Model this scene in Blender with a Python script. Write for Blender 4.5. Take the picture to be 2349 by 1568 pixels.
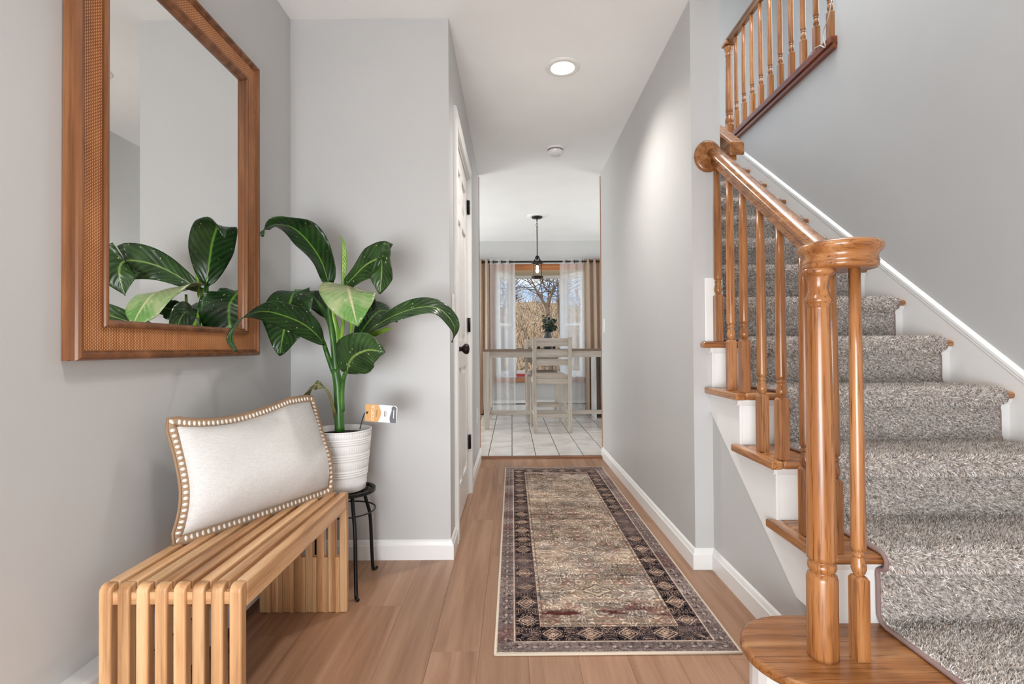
import bpy, bmesh, math, random
import numpy as np
from mathutils import Vector, Matrix, Euler
random.seed(7)
for o in list(bpy.data.objects): bpy.data.objects.remove(o)
SC = bpy.context.scene
COL = SC.collection
PI = math.pi

# ---------------------------------------------------------------- camera
CAM_H, F_PX, PITCH, ROLL = .95, 1165.0, .0112, .0066
cd = bpy.data.cameras.new('camera'); cam = bpy.data.objects.new('camera', cd); COL.objects.link(cam)
cd.sensor_width = 36.0; cd.lens = F_PX/2349*36; cd.clip_start = .05; cd.clip_end = 400
cam.matrix_world = Matrix.Translation((0, 0, CAM_H)) @ Matrix.Rotation(PI/2+PITCH, 4, 'X') @ Matrix.Rotation(-ROLL, 4, 'Z')
SC.camera = cam

def at(x, y, X=None, Y=None, Z=None):
    """photo pixel -> world point on a plane of known X, Y or Z"""
    a = (x-1174.5)/F_PX; b = (y-784)/F_PX
    u = a*math.cos(ROLL)-b*math.sin(ROLL); v = a*math.sin(ROLL)+b*math.cos(ROLL)
    d = Vector((u, math.cos(PITCH)+v*math.sin(PITCH), math.sin(PITCH)-v*math.cos(PITCH)))
    t = X/d.x if X is not None else (Y/d.y if Y is not None else (Z-CAM_H)/d.z)
    return Vector((0, 0, CAM_H)) + d*t

# ---------------------------------------------------------------- colour management
vs = SC.view_settings
vs.view_transform = 'Standard'; vs.look = 'None'; vs.gamma = 1; vs.use_curve_mapping = False
vs.exposure = 0.30

# ---------------------------------------------------------------- world: blue winter sky with thin clouds
w = bpy.data.worlds.new('sky'); SC.world = w; w.use_nodes = True
nt = w.node_tree; nt.nodes.clear()
out = nt.nodes.new('ShaderNodeOutputWorld'); bg = nt.nodes.new('ShaderNodeBackground')
tc = nt.nodes.new('ShaderNodeTexCoord'); mp = nt.nodes.new('ShaderNodeMapping')
mp.inputs['Scale'].default_value = (3, 3, 9)
no = nt.nodes.new('ShaderNodeTexNoise'); no.inputs['Scale'].default_value = 1.6; no.inputs['Detail'].default_value = 6
rp = nt.nodes.new('ShaderNodeValToRGB')
rp.color_ramp.elements[0].position = .42; rp.color_ramp.elements[0].color = (.33, .61, 1, 1)
rp.color_ramp.elements[1].position = .66; rp.color_ramp.elements[1].color = (.95, .97, 1, 1)
nt.links.new(tc.outputs['Generated'], mp.inputs['Vector']); nt.links.new(mp.outputs['Vector'], no.inputs['Vector'])
nt.links.new(no.outputs['Fac'], rp.inputs['Fac']); nt.links.new(rp.outputs['Color'], bg.inputs['Color'])
bg.inputs['Strength'].default_value = .95
nt.links.new(bg.outputs['Background'], out.inputs['Surface'])

# ---------------------------------------------------------------- lights
def sun(name, strength, rot, color=(1, 1, 1), angle=.02):
    l = bpy.data.lights.new(name, 'SUN'); l.energy = strength; l.color = color; l.angle = angle
    o = bpy.data.objects.new(name, l); COL.objects.link(o); o.rotation_euler = rot; return o
def area(name, loc, rot, sx, sy, watts, color=(1, 1, 1), spread=PI):
    l = bpy.data.lights.new(name, 'AREA'); l.shape = 'RECTANGLE'; l.size = sx; l.size_y = sy
    l.energy = watts; l.color = color; l.spread = spread
    o = bpy.data.objects.new(name, l); COL.objects.link(o); o.location = loc; o.rotation_euler = rot; return o
sun('sun', 4.2, (math.radians(58), 0, math.radians(-25)), (1, .96, .90))
# added fill light behind the camera, in front of the solid front wall
area('fill_behind_camera', (-.30, -1.30, .60), (PI/2, 0, math.radians(-24)), 1.7, 1.1, 92, (.93, .965, 1))
# added overhead fill, high over the stairwell; no window is built there
area('fill_stairwell', (1.38, 2.55, 5.0), (math.radians(-6), math.radians(-6), 0), .8, 2.2, 72, (.96, .98, 1))
area('fill_gallery', (2.9, 3.6, 4.0), (PI/2, 0, PI/2), 2.0, 1.3, 15, (1, .97, .93))  # unseen fill from beyond the gallery, whose wall has no window
# fill lights added at both closed sides of the dining room
area('fill_dining_left', (-2.15, 5.9, 1.15), (PI/2, 0, -PI/2), 1.7, 1.9, 50, (.97, .99, 1))
area('fill_dining_right', (2.6, 5.7, 1.3), (PI/2, 0, PI/2), 1.5, 1.2, 26, (.98, .99, 1))
# ---------------------------------------------------------------- helpers
def lin(c):
    return tuple(((v/255)/12.92 if v/255 <= .04045 else ((v/255+.055)/1.055)**2.4) for v in c)
def rgba(c): return (*lin(c), 1)

class MB:
    """collects faces, then becomes one mesh object"""
    def __init__(s): s.v = []; s.f = []; s.sm = []
    def add(s, vs, fs, smooth=False):
        b = len(s.v); s.v += [tuple(p) for p in vs]
        for f in fs: s.f.append([i+b for i in f]); s.sm.append(smooth)
    def box(s, x0, x1, y0, y1, z0, z1):
        s.add([(x0,y0,z0),(x1,y0,z0),(x1,y1,z0),(x0,y1,z0),(x0,y0,z1),(x1,y0,z1),(x1,y1,z1),(x0,y1,z1)],
              [(0,3,2,1),(4,5,6,7),(0,1,5,4),(1,2,6,5),(2,3,7,6),(3,0,4,7)])
        return s
    def lathe(s, prof, c=(0,0), n=20, cap=True, sx=1, sy=1):
        vs = []; fs = []
        for r, z in prof:
            for i in range(n):
                a = 2*PI*i/n; vs.append((c[0]+r*sx*math.cos(a), c[1]+r*sy*math.sin(a), z))
        for k in range(len(prof)-1):
            for i in range(n):
                j = (i+1) % n; fs.append((k*n+i, k*n+j, (k+1)*n+j, (k+1)*n+i))
        if cap:
            fs.append(tuple(range(n-1, -1, -1))); fs.append(tuple((len(prof)-1)*n+i for i in range(n)))
        s.add(vs, fs, True); return s
    def tube(s, pts, rad, n=8, cap=True, flat=1.0):
        pts = [Vector(p) for p in pts]; rs = rad if isinstance(rad, (list, tuple)) else [rad]*len(pts)
        vs = []; fs = []; up = None
        for i, p in enumerate(pts):
            d = (pts[min(i+1, len(pts)-1)]-pts[max(i-1, 0)]).normalized()
            if up is None:
                up = Vector((0,0,1)) if abs(d.z) < .9 else Vector((0,1,0))
            a = d.cross(up)
            if a.length < 1e-6: a = d.cross(Vector((1,0,0)))
            a.normalize(); b = a.cross(d).normalized(); up = b
            for k in range(n):
                t = 2*PI*k/n; vs.append(p+a*(math.cos(t)*rs[i])+b*(math.sin(t)*rs[i]*flat))
        for i in range(len(pts)-1):
            for k in range(n):
                j = (k+1) % n; fs.append((i*n+k, i*n+j, (i+1)*n+j, (i+1)*n+k))
        if cap:
            fs.append(tuple(range(n-1, -1, -1))); fs.append(tuple((len(pts)-1)*n+i for i in range(n)))
        s.add(vs, fs, True); return s
    def prism(s, poly, axis, a, b):
        """extrude a 2D polygon; axis 'X': poly=(y,z), 'Y': (x,z), 'Z': (x,y)"""
        def m(p, t): return {'X': (t, p[0], p[1]), 'Y': (p[0], t, p[1]), 'Z': (p[0], p[1], t)}[axis]
        n = len(poly)
        vs = [m(p, a) for p in poly]+[m(p, b) for p in poly]
        fs = [tuple(range(n)), tuple(range(2*n-1, n-1, -1))]+[(i, i+n, (i+1) % n+n, (i+1) % n) for i in range(n)]
        s.add(vs, fs); return s
    def sweep(s, prof, frames, closed=False, cap=True, smooth=True):
        """prof: 2D points (a,b); frames: list of (origin, A, B)"""
        n = len(prof); vs = []; fs = []
        for o, A, B in frames:
            for a, b in prof: vs.append(Vector(o)+Vector(A)*a+Vector(B)*b)
        m = len(frames)
        for i in range(m if closed else m-1):
            k = (i+1) % m
            for j in range(n):
                l = (j+1) % n; fs.append((i*n+j, i*n+l, k*n+l, k*n+j))
        if cap and not closed:
            fs.append(tuple(range(n-1, -1, -1))); fs.append(tuple((m-1)*n+i for i in range(n)))
        s.add(vs, fs, smooth); return s
    def mesh(s, name):
        me = bpy.data.meshes.new(name); me.from_pydata(s.v, [], s.f); me.validate()
        bm = bmesh.new(); bm.from_mesh(me); bmesh.ops.recalc_face_normals(bm, faces=bm.faces); bm.to_mesh(me); bm.free()
        if len(me.polygons) == len(s.sm): me.polygons.foreach_set('use_smooth', s.sm)
        return me
    def build(s, name, mat, parent=None, bevel=0, seg=2, loc=None):
        return link(name, s.mesh(name), mat, parent, bevel, seg, loc)

def link(name, me, mat=None, parent=None, bevel=0, seg=2, loc=None):
    if mat is not None and not me.materials: me.materials.append(mat)
    o = bpy.data.objects.new(name, me); COL.objects.link(o)
    if parent is not None: o.parent = parent
    if loc is not None: o.location = loc
    if bevel:
        m = o.modifiers.new('bevel', 'BEVEL'); m.width = bevel; m.segments = seg; m.limit_method = 'ANGLE'; m.angle_limit = math.radians(40)
        m.harden_normals = False
    return o
def tag(o, label=None, cat=None, group=None, kind=None):
    if label: o['label'] = label
    if cat: o['category'] = cat
    if group: o['group'] = group
    if kind: o['kind'] = kind
    return o
def thing(name, label, cat, loc=(0,0,0), rotz=0, group=None, kind=None):
    o = bpy.data.objects.new(name, None); COL.objects.link(o); o.location = loc; o.rotation_euler = (0,0,rotz)
    o.empty_display_size = .1
    return tag(o, label, cat, group, kind)
def box(name, mat, x0, x1, y0, y1, z0, z1, parent=None, bevel=0, seg=2):
    """box with its own centre as origin"""
    c = ((x0+x1)/2, (y0+y1)/2, (z0+z1)/2); h = [abs(x1-x0)/2, abs(y1-y0)/2, abs(z1-z0)/2]
    return MB().box(-h[0], h[0], -h[1], h[1], -h[2], h[2]).build(name, mat, parent, bevel, seg, c)
def copy_part(o, parent=None, loc=None):
    c = o.copy(); COL.objects.link(c); c.parent = parent
    if loc is not None: c.location = loc
    return c
def struct(o, label=None): return tag(o, label, kind='structure')
def spline(pts, n):
    """Catmull-Rom through points"""
    P = [Vector(p) for p in pts]; P = [P[0]*2-P[1]]+P+[P[-1]*2-P[-2]]; res = []
    m = len(P)-3
    for i in range(n):
        t = i/(n-1)*m; k = min(int(t), m-1); t -= k; a, b, c, d = P[k:k+4]
        res.append(.5*((2*b)+(c-a)*t+(2*a-5*b+4*c-d)*t*t+(3*b-a-3*c+d)*t**3))
    return res

# ---------------------------------------------------------------- materials
class NT:
    def __init__(s, name):
        s.m = bpy.data.materials.new(name); s.m.use_nodes = True; s.t = s.m.node_tree; s.t.nodes.clear()
        s.o = s.n('OutputMaterial'); s.b = s.n('BsdfPrincipled'); s.l(s.b.outputs[0], s.o.inputs[0])
    def n(s, t, **k):
        x = s.t.nodes.new('ShaderNode'+t)
        for a, v in k.items():
            if a in x.inputs.keys(): x.inputs[a].default_value = v
            else: setattr(x, a, v)
        return x
    def l(s, a, b): s.t.links.new(a, b)
    def set(s, **k):
        for a, v in k.items(): s.b.inputs[a.replace('_', ' ')].default_value = v
        return s
    def ramp(s, fac, stops):
        r = s.n('ValToRGB'); e = r.color_ramp.elements
        while len(e) > 1: e.remove(e[-1])
        e[0].position, e[0].color = stops[0]
        for p, c in stops[1:]:
            q = e.new(p); q.color = c
        s.l(fac, r.inputs['Fac']); return r.outputs['Color']
    def mapping(s, scale=(1,1,1), coord='Object', rnd=0.0):
        t = s.n('TexCoord'); m = s.n('Mapping'); m.inputs['Scale'].default_value = scale
        s.l(t.outputs[coord], m.inputs['Vector'])
        if rnd:
            oi = s.n('ObjectInfo'); mu = s.n('Math', operation='MULTIPLY'); mu.inputs[1].default_value = rnd
            s.l(oi.outputs['Random'], mu.inputs[0]); s.l(mu.outputs[0], m.inputs['Location'])
        return m.outputs['Vector']
    def noise(s, vec, scale, detail=3, rough=.5, dist=0):
        x = s.n('TexNoise'); x.inputs['Scale'].default_value = scale; x.inputs['Detail'].default_value = detail
        x.inputs['Roughness'].default_value = rough; x.inputs['Distortion'].default_value = dist
        s.l(vec, x.inputs['Vector']); return x.outputs['Fac']
    def bump(s, h, strength=.2, dist=.002):
        b = s.n('Bump'); b.inputs['Strength'].default_value = strength; b.inputs['Distance'].default_value = dist
        s.l(h, b.inputs['Height']); s.l(b.outputs[0], s.b.inputs['Normal'])
    def mixc(s, fac, a, b, mode='MIX'):
        x = s.n('Mix', data_type='RGBA', blend_type=mode)
        for sock, v in ((x.inputs[0], fac), (x.inputs[6], a), (x.inputs[7], b)):
            if hasattr(v, 'node'): s.l(v, sock)
            else: sock.default_value = v
        return x.outputs[2]
    def math(s, op, a, b=0.0, c=None):
        x = s.n('Math', operation=op)
        for i, v in enumerate((a, b) if c is None else (a, b, c)):
            if hasattr(v, 'node'): s.l(v, x.inputs[i])
            else: x.inputs[i].default_value = v
        return x.outputs[0]

def plain(name, c, rough=.5, metal=0, spec=.5, **k):
    t = NT(name); t.set(Base_Color=rgba(c), Roughness=rough, Metallic=metal, **k)
    t.b.inputs['Specular IOR Level'].default_value = spec
    return t.m
def paint(name, c, rough=.55, bump=.12, scale=260, mott=.02):
    t = NT(name); v = t.mapping()
    n = t.noise(v, scale, 2); big = t.noise(v, 2.5, 3)
    a = [max(0, x*(1-mott)) for x in lin(c)]; b = [x*(1+mott) for x in lin(c)]
    t.l(t.ramp(big, [(.3, (*a, 1)), (.7, (*b, 1))]), t.b.inputs['Base Color'])
    t.set(Roughness=rough); t.bump(n, bump, .001); return t.m
def wood(name, dark, mid, light, axis='Z', rough=.34, grain=1.0, rnd=7.0, fig=.22, coat=0.0, pores=.35, tint=.22):
    """long-grain timber: streaks along the axis, cathedral figure, pores"""
    t = NT(name)
    sc = {'X': (.7, 12, 12), 'Y': (12, .7, 12), 'Z': (12, 12, .7)}[axis]
    sp = {'X': (4, 95, 95), 'Y': (95, 4, 95), 'Z': (95, 95, 4)}[axis]
    v = t.mapping(tuple(x*grain for x in sc), rnd=rnd); vp = t.mapping(tuple(x*grain for x in sp), rnd=rnd*3)
    n1 = t.noise(v, 2.2, 5, .6, .6); n2 = t.noise(vp, 2.0, 2, .6)
    wv = t.n('TexWave', wave_type='RINGS', rings_direction=axis); wv.inputs['Scale'].default_value = .55
    wv.inputs['Distortion'].default_value = 7.0; wv.inputs['Detail'].default_value = 2; wv.inputs['Detail Scale'].default_value = 1.2
    t.l(v, wv.inputs['Vector'])
    f = t.math('ADD', t.math('MULTIPLY', n1, 1-fig*.6), t.math('MULTIPLY', wv.outputs['Fac'], fig*.6))
    c = t.ramp(f, [(.22, rgba(dark)), (.5, rgba(mid)), (.78, rgba(light))])
    p = t.ramp(n2, [(.30, (1-pores, 1-pores*1.15, 1-pores*1.3, 1)), (.48, (1, 1, 1, 1))])
    c = t.mixc(1.0, c, p, 'MULTIPLY')
    oi = t.n('ObjectInfo')
    rr = t.ramp(oi.outputs['Random'], [(0, (1-tint, 1-tint, 1-tint*1.1, 1)), (1, (1, 1, 1, 1))])
    c = t.mixc(1.0, c, rr, 'MULTIPLY')
    t.l(c, t.b.inputs['Base Color']); t.set(Roughness=rough)
    if coat: t.set(Coat_Weight=coat, Coat_Roughness=.18)
    t.bump(t.math('ADD', n2, t.math('MULTIPLY', n1, .4)), .12, .0008)
    return t.m

M = {}
M['wall'] = paint('wall_paint', (197, 197, 196), .42, .10, 240)
M['ceil'] = paint('ceiling_texture', (244, 244, 242), .9, .55, 150)
M['trim'] = paint('white_trim_paint', (238, 238, 236), .3, .05, 120, .01)
M['door'] = paint('white_door_paint', (236, 234, 231), .28, .10, 90, .01)
for ax in 'XYZ':
    M['oak'+ax] = wood('golden_oak_'+ax.lower(), (116, 68, 34), (170, 111, 63), (204, 150, 100), ax, .26, coat=.2, pores=.5)
    M['teak'+ax] = wood('teak_'+ax.lower(), (160, 108, 66), (218, 168, 120), (238, 200, 156), ax, .38, fig=.4, tint=.26, pores=.2)
    M['frame'+ax] = wood('mirror_wood_'+ax.lower(), (78, 45, 22), (122, 75, 42), (160, 110, 70), ax, .32, pores=.2, tint=.1)
    M['wash'+ax] = wood('whitewashed_wood_'+ax.lower(), (158, 146, 134), (186, 176, 164), (206, 198, 187), ax, .5, tint=.06, pores=.18)
    M['brown'+ax] = wood('brown_table_wood_'+ax.lower(), (84, 64, 48), (112, 88, 68), (132, 106, 84), ax, .4, pores=.2)
    M['cedar'+ax] = wood('orange_trim_wood_'+ax.lower(), (140, 78, 38), (184, 116, 66), (204, 140, 88), ax, .35, pores=.2)
    M['fence'+ax] = wood('weathered_fence_'+ax.lower(), (104, 84, 56), (150, 126, 88), (182, 158, 116), ax, .8)
M['plank'] = wood('vinyl_plank', (132, 94, 68), (164, 124, 96), (184, 146, 118), 'Y', .36, grain=.8, fig=.15, rnd=11, pores=.10, tint=.14)
M['black'] = plain('black_metal', (18, 18, 18), .38, .3)
M['bronze'] = plain('dark_bronze', (46, 36, 30), .32, .8)
M['heater'] = plain('heater_enamel', (222, 222, 220), .35)
M['dark'] = plain('dark_void', (12, 12, 12), .8)
M['white'] = plain('white_plastic', (238, 236, 232), .35)
def thin_glass(name, refl=.06):
    t = NT(name); tr = t.n('BsdfTransparent'); gl = t.n('BsdfGlossy'); gl.inputs['Roughness'].default_value = .02
    fr = t.n('LayerWeight'); fr.inputs['Blend'].default_value = .25; mx = t.n('MixShader')
    t.l(t.math('MULTIPLY', fr.outputs['Fresnel'], refl*4), mx.inputs[0]); t.l(tr.outputs[0], mx.inputs[1]); t.l(gl.outputs[0], mx.inputs[2]); t.l(mx.outputs[0], t.o.inputs[0]); return t.m
M['glass'] = thin_glass('window_glass')
M['seed_glass'] = NT('seeded_glass').set(Base_Color=(.95,.97,.97,1), Roughness=.08, Transmission_Weight=1.0, IOR=1.15).m
M['mirror'] = NT('mirror_silver').set(Base_Color=(.9,.91,.9,1), Roughness=0.0, Metallic=1.0).m
def emit(name, c, s):
    t = NT(name); t.set(Base_Color=(*c, 1), Emission_Color=(*c, 1), Emission_Strength=s); return t.m
# ================================================================= the setting
XW, XL, XR = -1.004, -.282, .78          # foyer left wall, hall left wall, hall right wall
YB, YD, YR = 2.305, 4.41, 2.186          # block front, doorway, front end of the hall right wall
ZC, XE, XS = 2.457, .905, .86            # ceiling, stair side of the hall wall, wall under the stairs
XQ = 1.875                               # stair wall on the right
RISE, RUN, Y1 = .194, .257, 1.106
def NY(k): return Y1+(k-1)*RUN           # nosing front of step k
def RY(k): return NY(k)+.028             # riser face of step k
Z2 = 14*RISE                             # upper floor

def wallbox(name, *b): return struct(box(name, M['wall'], *b))
wallbox('wall_left', XW-.12, XW, -1.5, YB, 0, ZC)
wallbox('wall_back', XW, XL, YB, YB+.10, 0, ZC)
# hall left wall with the closet door opening
DY0, DY1, DZ = 2.56, 3.32, 2.05
m = MB(); m.box(XL-.11, XL, YB+.1, DY0-.0185, 0, ZC); m.box(XL-.11, XL, DY1+.0185, YD, 0, ZC); m.box(XL-.11, XL, DY0-.0185, DY1+.0185, DZ+.0185, ZC)
struct(m.build('wall_hall_left', M['wall']))
wallbox('wall_hall_right', XR, XE, YR, YD, 0, 5.2)
m = MB(); m.box(XR, XE, -1.5, YR, ZC+.02, 5.2); struct(m.build('wall_stairwell_left', M['wall']))
m = MB(); m.box(XQ, XQ+.11, -1.5, YD-.1, 0, Z2-.045); m.box(XQ, XQ+.11, YD-.1, 5.6, ZC+.11, Z2-.045); m.box(XQ, XQ+.11, -1.5, 2.89, Z2-.045, 5.2)
struct(m.build('wall_right', M['wall']))
m = MB(); m.box(XE, XQ, 5.6, 5.7, ZC+.11, 5.2); m.box(XQ, 3.1, 5.6, 5.7, Z2, 5.2); struct(m.build('wall_upstairs_back', M['wall']))
wallbox('wall_upstairs_right', 3.0, 3.1, 1.8, 5.6, Z2, 5.2)
wallbox('wall_upstairs_front', XQ+.11, 3.0, 1.7, 1.8, Z2, 5.2)
struct(box('floor_upstairs', M['wall'], XQ+.11, 3.0, 1.8, 5.6, Z2-.14, Z2))
struct(box('floor_landing', M['wall'], XE, XQ, RY(14)+.02, 5.6, ZC+.11, Z2-.005))
struct(box('ceiling_upstairs', M['ceil'], XR, 3.1, -1.5, 5.7, 5.2, 5.3))
wallbox('wall_front', XW-.12, XQ+.11, -1.6, -1.5, 0, 5.2)
# hall ceiling with a round cut-out for the recessed light
LX, LY, LR, LS = .282, 2.716, .0635, .10
m = MB(); m.box(XW-.12, LX-LS, -1.5, YD, ZC, ZC+.1); m.box(LX+LS, XR+.02, -1.5, YD, ZC, ZC+.1)
m.box(LX-LS, LX+LS, -1.5, LY-LS, ZC, ZC+.1); m.box(LX-LS, LX+LS, LY+LS, YD, ZC, ZC+.1)
vs_ = []; n = 32
for i in range(n):
    a = 2*PI*(i+.5)/n; c, s_ = math.cos(a), math.sin(a); k = LS/max(abs(c), abs(s_))
    vs_ += [(LX+LR*c, LY+LR*s_, ZC), (LX+k*c, LY+k*s_, ZC), (LX+LR*c, LY+LR*s_, ZC+.1), (LX+k*c, LY+k*s_, ZC+.1)]
fs_ = []
for i in range(n):
    a, b = i*4, (i+1) % n*4; fs_ += [(a, a+1, b+1, b), (a, b, b+2, a+2), (a+2, b+2, b+3, a+3)]
# square corners between the octants
m.add(vs_, fs_)
for sx_ in (-1, 1):
    for sy_ in (-1, 1):
        c0 = (LX+sx_*LS, LY+sy_*LS, ZC); a = math.atan2(sy_, sx_); p1, p2 = a-PI/n, a+PI/n
        q = []
        for t_ in (p1, p2):
            c, s_ = math.cos(t_), math.sin(t_); k = LS/max(abs(c), abs(s_)); q.append((LX+k*c, LY+k*s_, ZC))
        m.add([c0, q[0], q[1]], [(0, 1, 2)])
struct(m.build('ceiling', M['ceil']))
struct(box('ceiling', M['ceil'], -2.4, 2.8, YD, 7.3, ZC+.004, ZC+.1))

# dining room shell
YF = 7.19
BX0, BX1, BZ0, BZ1 = -.24, 1.06, .52, 2.045      # bay opening
m = MB(); m.box(-2.4, BX0, YF, YF+.12, 0, ZC+.01); m.box(BX1, 2.8, YF, YF+.12, 0, ZC+.01)
m.box(BX0, BX1, YF, YF+.12, 0, BZ0); m.box(BX0, BX1, YF, YF+.12, BZ1, ZC+.01)
struct(m.build('wall_dining_back', M['wall']))
wallbox('wall_dining_left', -2.4, -2.3, YD, YF, 0, ZC)
wallbox('wall_dining_right', 2.7, 2.8, YD, YF, 0, ZC)
m = MB(); m.box(-2.3, XL-.11, YD-.1, YD, 0, ZC); m.box(XE, 2.7, YD-.1, YD, 0, ZC)
struct(m.build('wall_dining_front', M['wall']))

# ---- plank floor: each plank a piece
fl = struct(box('floor', plain('floor_joint', (104, 76, 56), .8), -1.3, 2.0, -1.6, 4.365, -.06, -.0135), 'warm brown wood-look plank floor of the hall')
PW, PL = .152, 1.22
def plank_mesh(wd, ln, th=.0135, b=.0007):
    x, y = wd/2-.0001, ln/2-.0001
    mb = MB(); mb.add([(-x,-y,-th),(x,-y,-th),(x,y,-th),(-x,y,-th),(-x,-y,-b),(x,-y,-b),(x,y,-b),(-x,y,-b),
                       (-x+b,-y+b,0),(x-b,-y+b,0),(x-b,y-b,0),(-x+b,y-b,0)],
        [(0,3,2,1),(0,1,5,4),(1,2,6,5),(2,3,7,6),(3,0,4,7),(4,5,9,8),(5,6,10,9),(6,7,11,10),(7,4,8,11),(8,9,10,11)])
    me = mb.mesh('plank'); me.materials.append(M['plank']); return me
pm = plank_mesh(PW, PL); cache = {}
rng = random.Random(3)
x = -1.02; col_i = 0
while x < 2.0:
    y = -1.6+[-.95, -.30, -.62, -.1, -.8, -.45][col_i % 6]-.12*rng.random()
    while y < 4.36:
        a, b = max(y, -1.6), min(y+PL, 4.36)
        if b-a > .03 and not (x > .92 and a > 1.2):
            key = round(b-a, 3)
            me = pm if abs(key-PL) < .002 else cache.setdefault(key, plank_mesh(PW, b-a))
            p = link('plank', me); p.location = (x+PW/2, (a+b)/2, 0)
            p.parent = fl; p.matrix_parent_inverse = Matrix.Translation(fl.location).inverted()
        y += PL
    x += PW; col_i += 1

# ---- tile floor of the dining room: each tile a piece
tf = struct(box('floor', plain('tile_grout', (92, 84, 78), .9), -2.4, 2.8, 4.365, 7.3, -.06, .009), 'whitish square tile floor of the dining room')
t = NT('glazed_tile'); v = t.mapping((1, 1, 1), rnd=5)
n = t.noise(v, 7, 4, .6); oi = t.n('ObjectInfo')
c = t.ramp(n, [(.3, rgba((196, 190, 184))), (.7, rgba((222, 218, 213)))])
c = t.mixc(1, c, t.ramp(oi.outputs['Random'], [(0, (.9, .89, .88, 1)), (1, (1, 1, 1, 1))]), 'MULTIPLY')
t.l(c, t.b.inputs['Base Color']); t.set(Roughness=.22); t.bump(n, .1, .001)
TP = .2065
h = TP/2-.003
mb = MB(); b = .004
mb.add([(-h,-h,.0),(h,-h,0),(h,h,0),(-h,h,0),(-h,-h,.007),(h,-h,.007),(h,h,.007),(-h,h,.007),(-h+b,-h+b,.010),(h-b,-h+b,.010),(h-b,h-b,.010),(-h+b,h-b,.010)],
       [(0,3,2,1),(0,1,5,4),(1,2,6,5),(2,3,7,6),(3,0,4,7),(4,5,9,8),(5,6,10,9),(6,7,11,10),(7,4,8,11),(8,9,10,11)])
tm = mb.mesh('tile'); tm.materials.append(t.m)
for i in range(-5, 9):
    for j in range(-1, 13):
        if i < -3 and j < 2: continue
        o = link('tile', tm); o.location = (-.212+TP*(i+.5), 4.600+TP*(j+.5), .0065)
        o.parent = tf; o.matrix_parent_inverse = Matrix.Translation(tf.location).inverted()

# ---- baseboards
BP = [(0, 0), (.014, 0), (.014, .062), (.011, .066), (.006, .080), (0, .087)]
def baseboard(name, p0, p1, nrm, e0=0, e1=0):
    p0, p1, nrm = Vector(p0), Vector(p1), Vector(nrm); d = (p1-p0).normalized()
    up = Vector((0, 0, 1))
    # mitre: e0/e1 = how far the ends run on per unit of thickness
    mb = MB(); n = len(BP); vs = []
    for p, e, s in ((p0, e0, -1), (p1, e1, 1)):
        for a, b in BP: vs.append(p+nrm*a+up*b+d*(s*e*a))
    mb.add(vs, [tuple(range(n)), tuple(range(2*n-1, n-1, -1))]+[(i, i+n, (i+1) % n+n, (i+1) % n) for i in range(n)])
    return struct(mb.build(name, M['trim']))
baseboard('baseboard_back', (XW, YB, 0), (XL, YB, 0), (0, -1, 0), 0, 1)
baseboard('baseboard_hall_left', (XL, YB, 0), (XL, DY0-.09, 0), (1, 0, 0), 1, 0)
baseboard('baseboard_hall_left', (XL, DY1+.09, 0), (XL, YD, 0), (1, 0, 0))
baseboard('baseboard_hall_right', (XR, YR, 0), (XR, YD, 0), (-1, 0, 0), 1, 0)
baseboard('baseboard_wall_end', (XR, YR, 0), (XS, YR, 0), (0, -1, 0), 1, -1)
baseboard('baseboard_stair', (XS, 1.39, 0), (XS, YR, 0), (-1, 0, 0), 0, -1)

# ---- doorway between hall and dining room: threshold and thin orange edges
o = MB().prism([(4.345, 0), (4.350, .012), (4.358, .016), (4.392, .017), (4.402, .0165), (4.402, 0)], 'X', XL+.012, XR-.012).build('trim_1', M['frameX'])
struct(o, 'brown wooden threshold strip between the plank floor and the tiles')
for i, (a, b) in enumerate(((XL-.06, XL+.004), (XR-.004, XR+.06))):
    struct(box('trim_%d' % (i+2), M['cedarZ'], a, b, YD, YD+.018, .017, 2.44), 'thin orange wooden casing on the dining side of the doorway')

# ---- door_1: white six-panel closet door
d = thing('door_1', 'white six-panel closet door with dark knob and three black hinges in the hall', None, (XL, DY0, 0), kind='structure')
DW = DY1-DY0
def dbox(name, mat, x0, x1, y0, y1, z0, z1, parent=d, bevel=0): return box(name, mat, x0, x1, y0, y1, z0, z1, parent, bevel)
# slab as stiles and rails round six recessed openings
cols = [(.105, .345), (.415, DW-.105)]; rows = [(.20, .84), (.99, 1.66), (1.75, 1.94)]
mb = MB(); xs0, xs1 = -.040, -.008
mb.box(xs0, xs1, .003, .105, .008, 2.045); mb.box(xs0, xs1, DW-.105, DW-.003, .008, 2.045); mb.box(xs0, xs1, .345, .415, .008, 2.045)
for a, b in ((.008, .20), (.84, .99), (1.66, 1.75), (1.94, 2.045)):
    for ca, cb in cols: mb.box(xs0, xs1, ca, cb, a, b)
slab = mb.build('slab', M['door'], d)
for ca, cb in cols:
    for ra, rb in rows:
        p = MB(); x0, x1, x2 = -.030, -.019, -.011; q = .018; e = .042
        ring = [(x1, 0), (x1, q), (x2, e)]
        # raised panel: flat margin, sloped field edge, raised field
        def rect(x, i): return [(x, ca+i, ra+i), (x, cb-i, ra+i), (x, cb-i, rb-i), (x, ca+i, rb-i)]
        vs = rect(x0, 0)+rect(x1, 0)+rect(x1, q)+rect(x2, e)
        fs = [(0, 1, 2, 3), (12, 13, 14, 15)]
        for k in range(3):
            fs += [(k*4+i, k*4+(i+1) % 4, k*4+4+(i+1) % 4, k*4+4+i) for i in range(4)]
        p.add(vs, fs); p.build('panel', M['door'], d)
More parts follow.
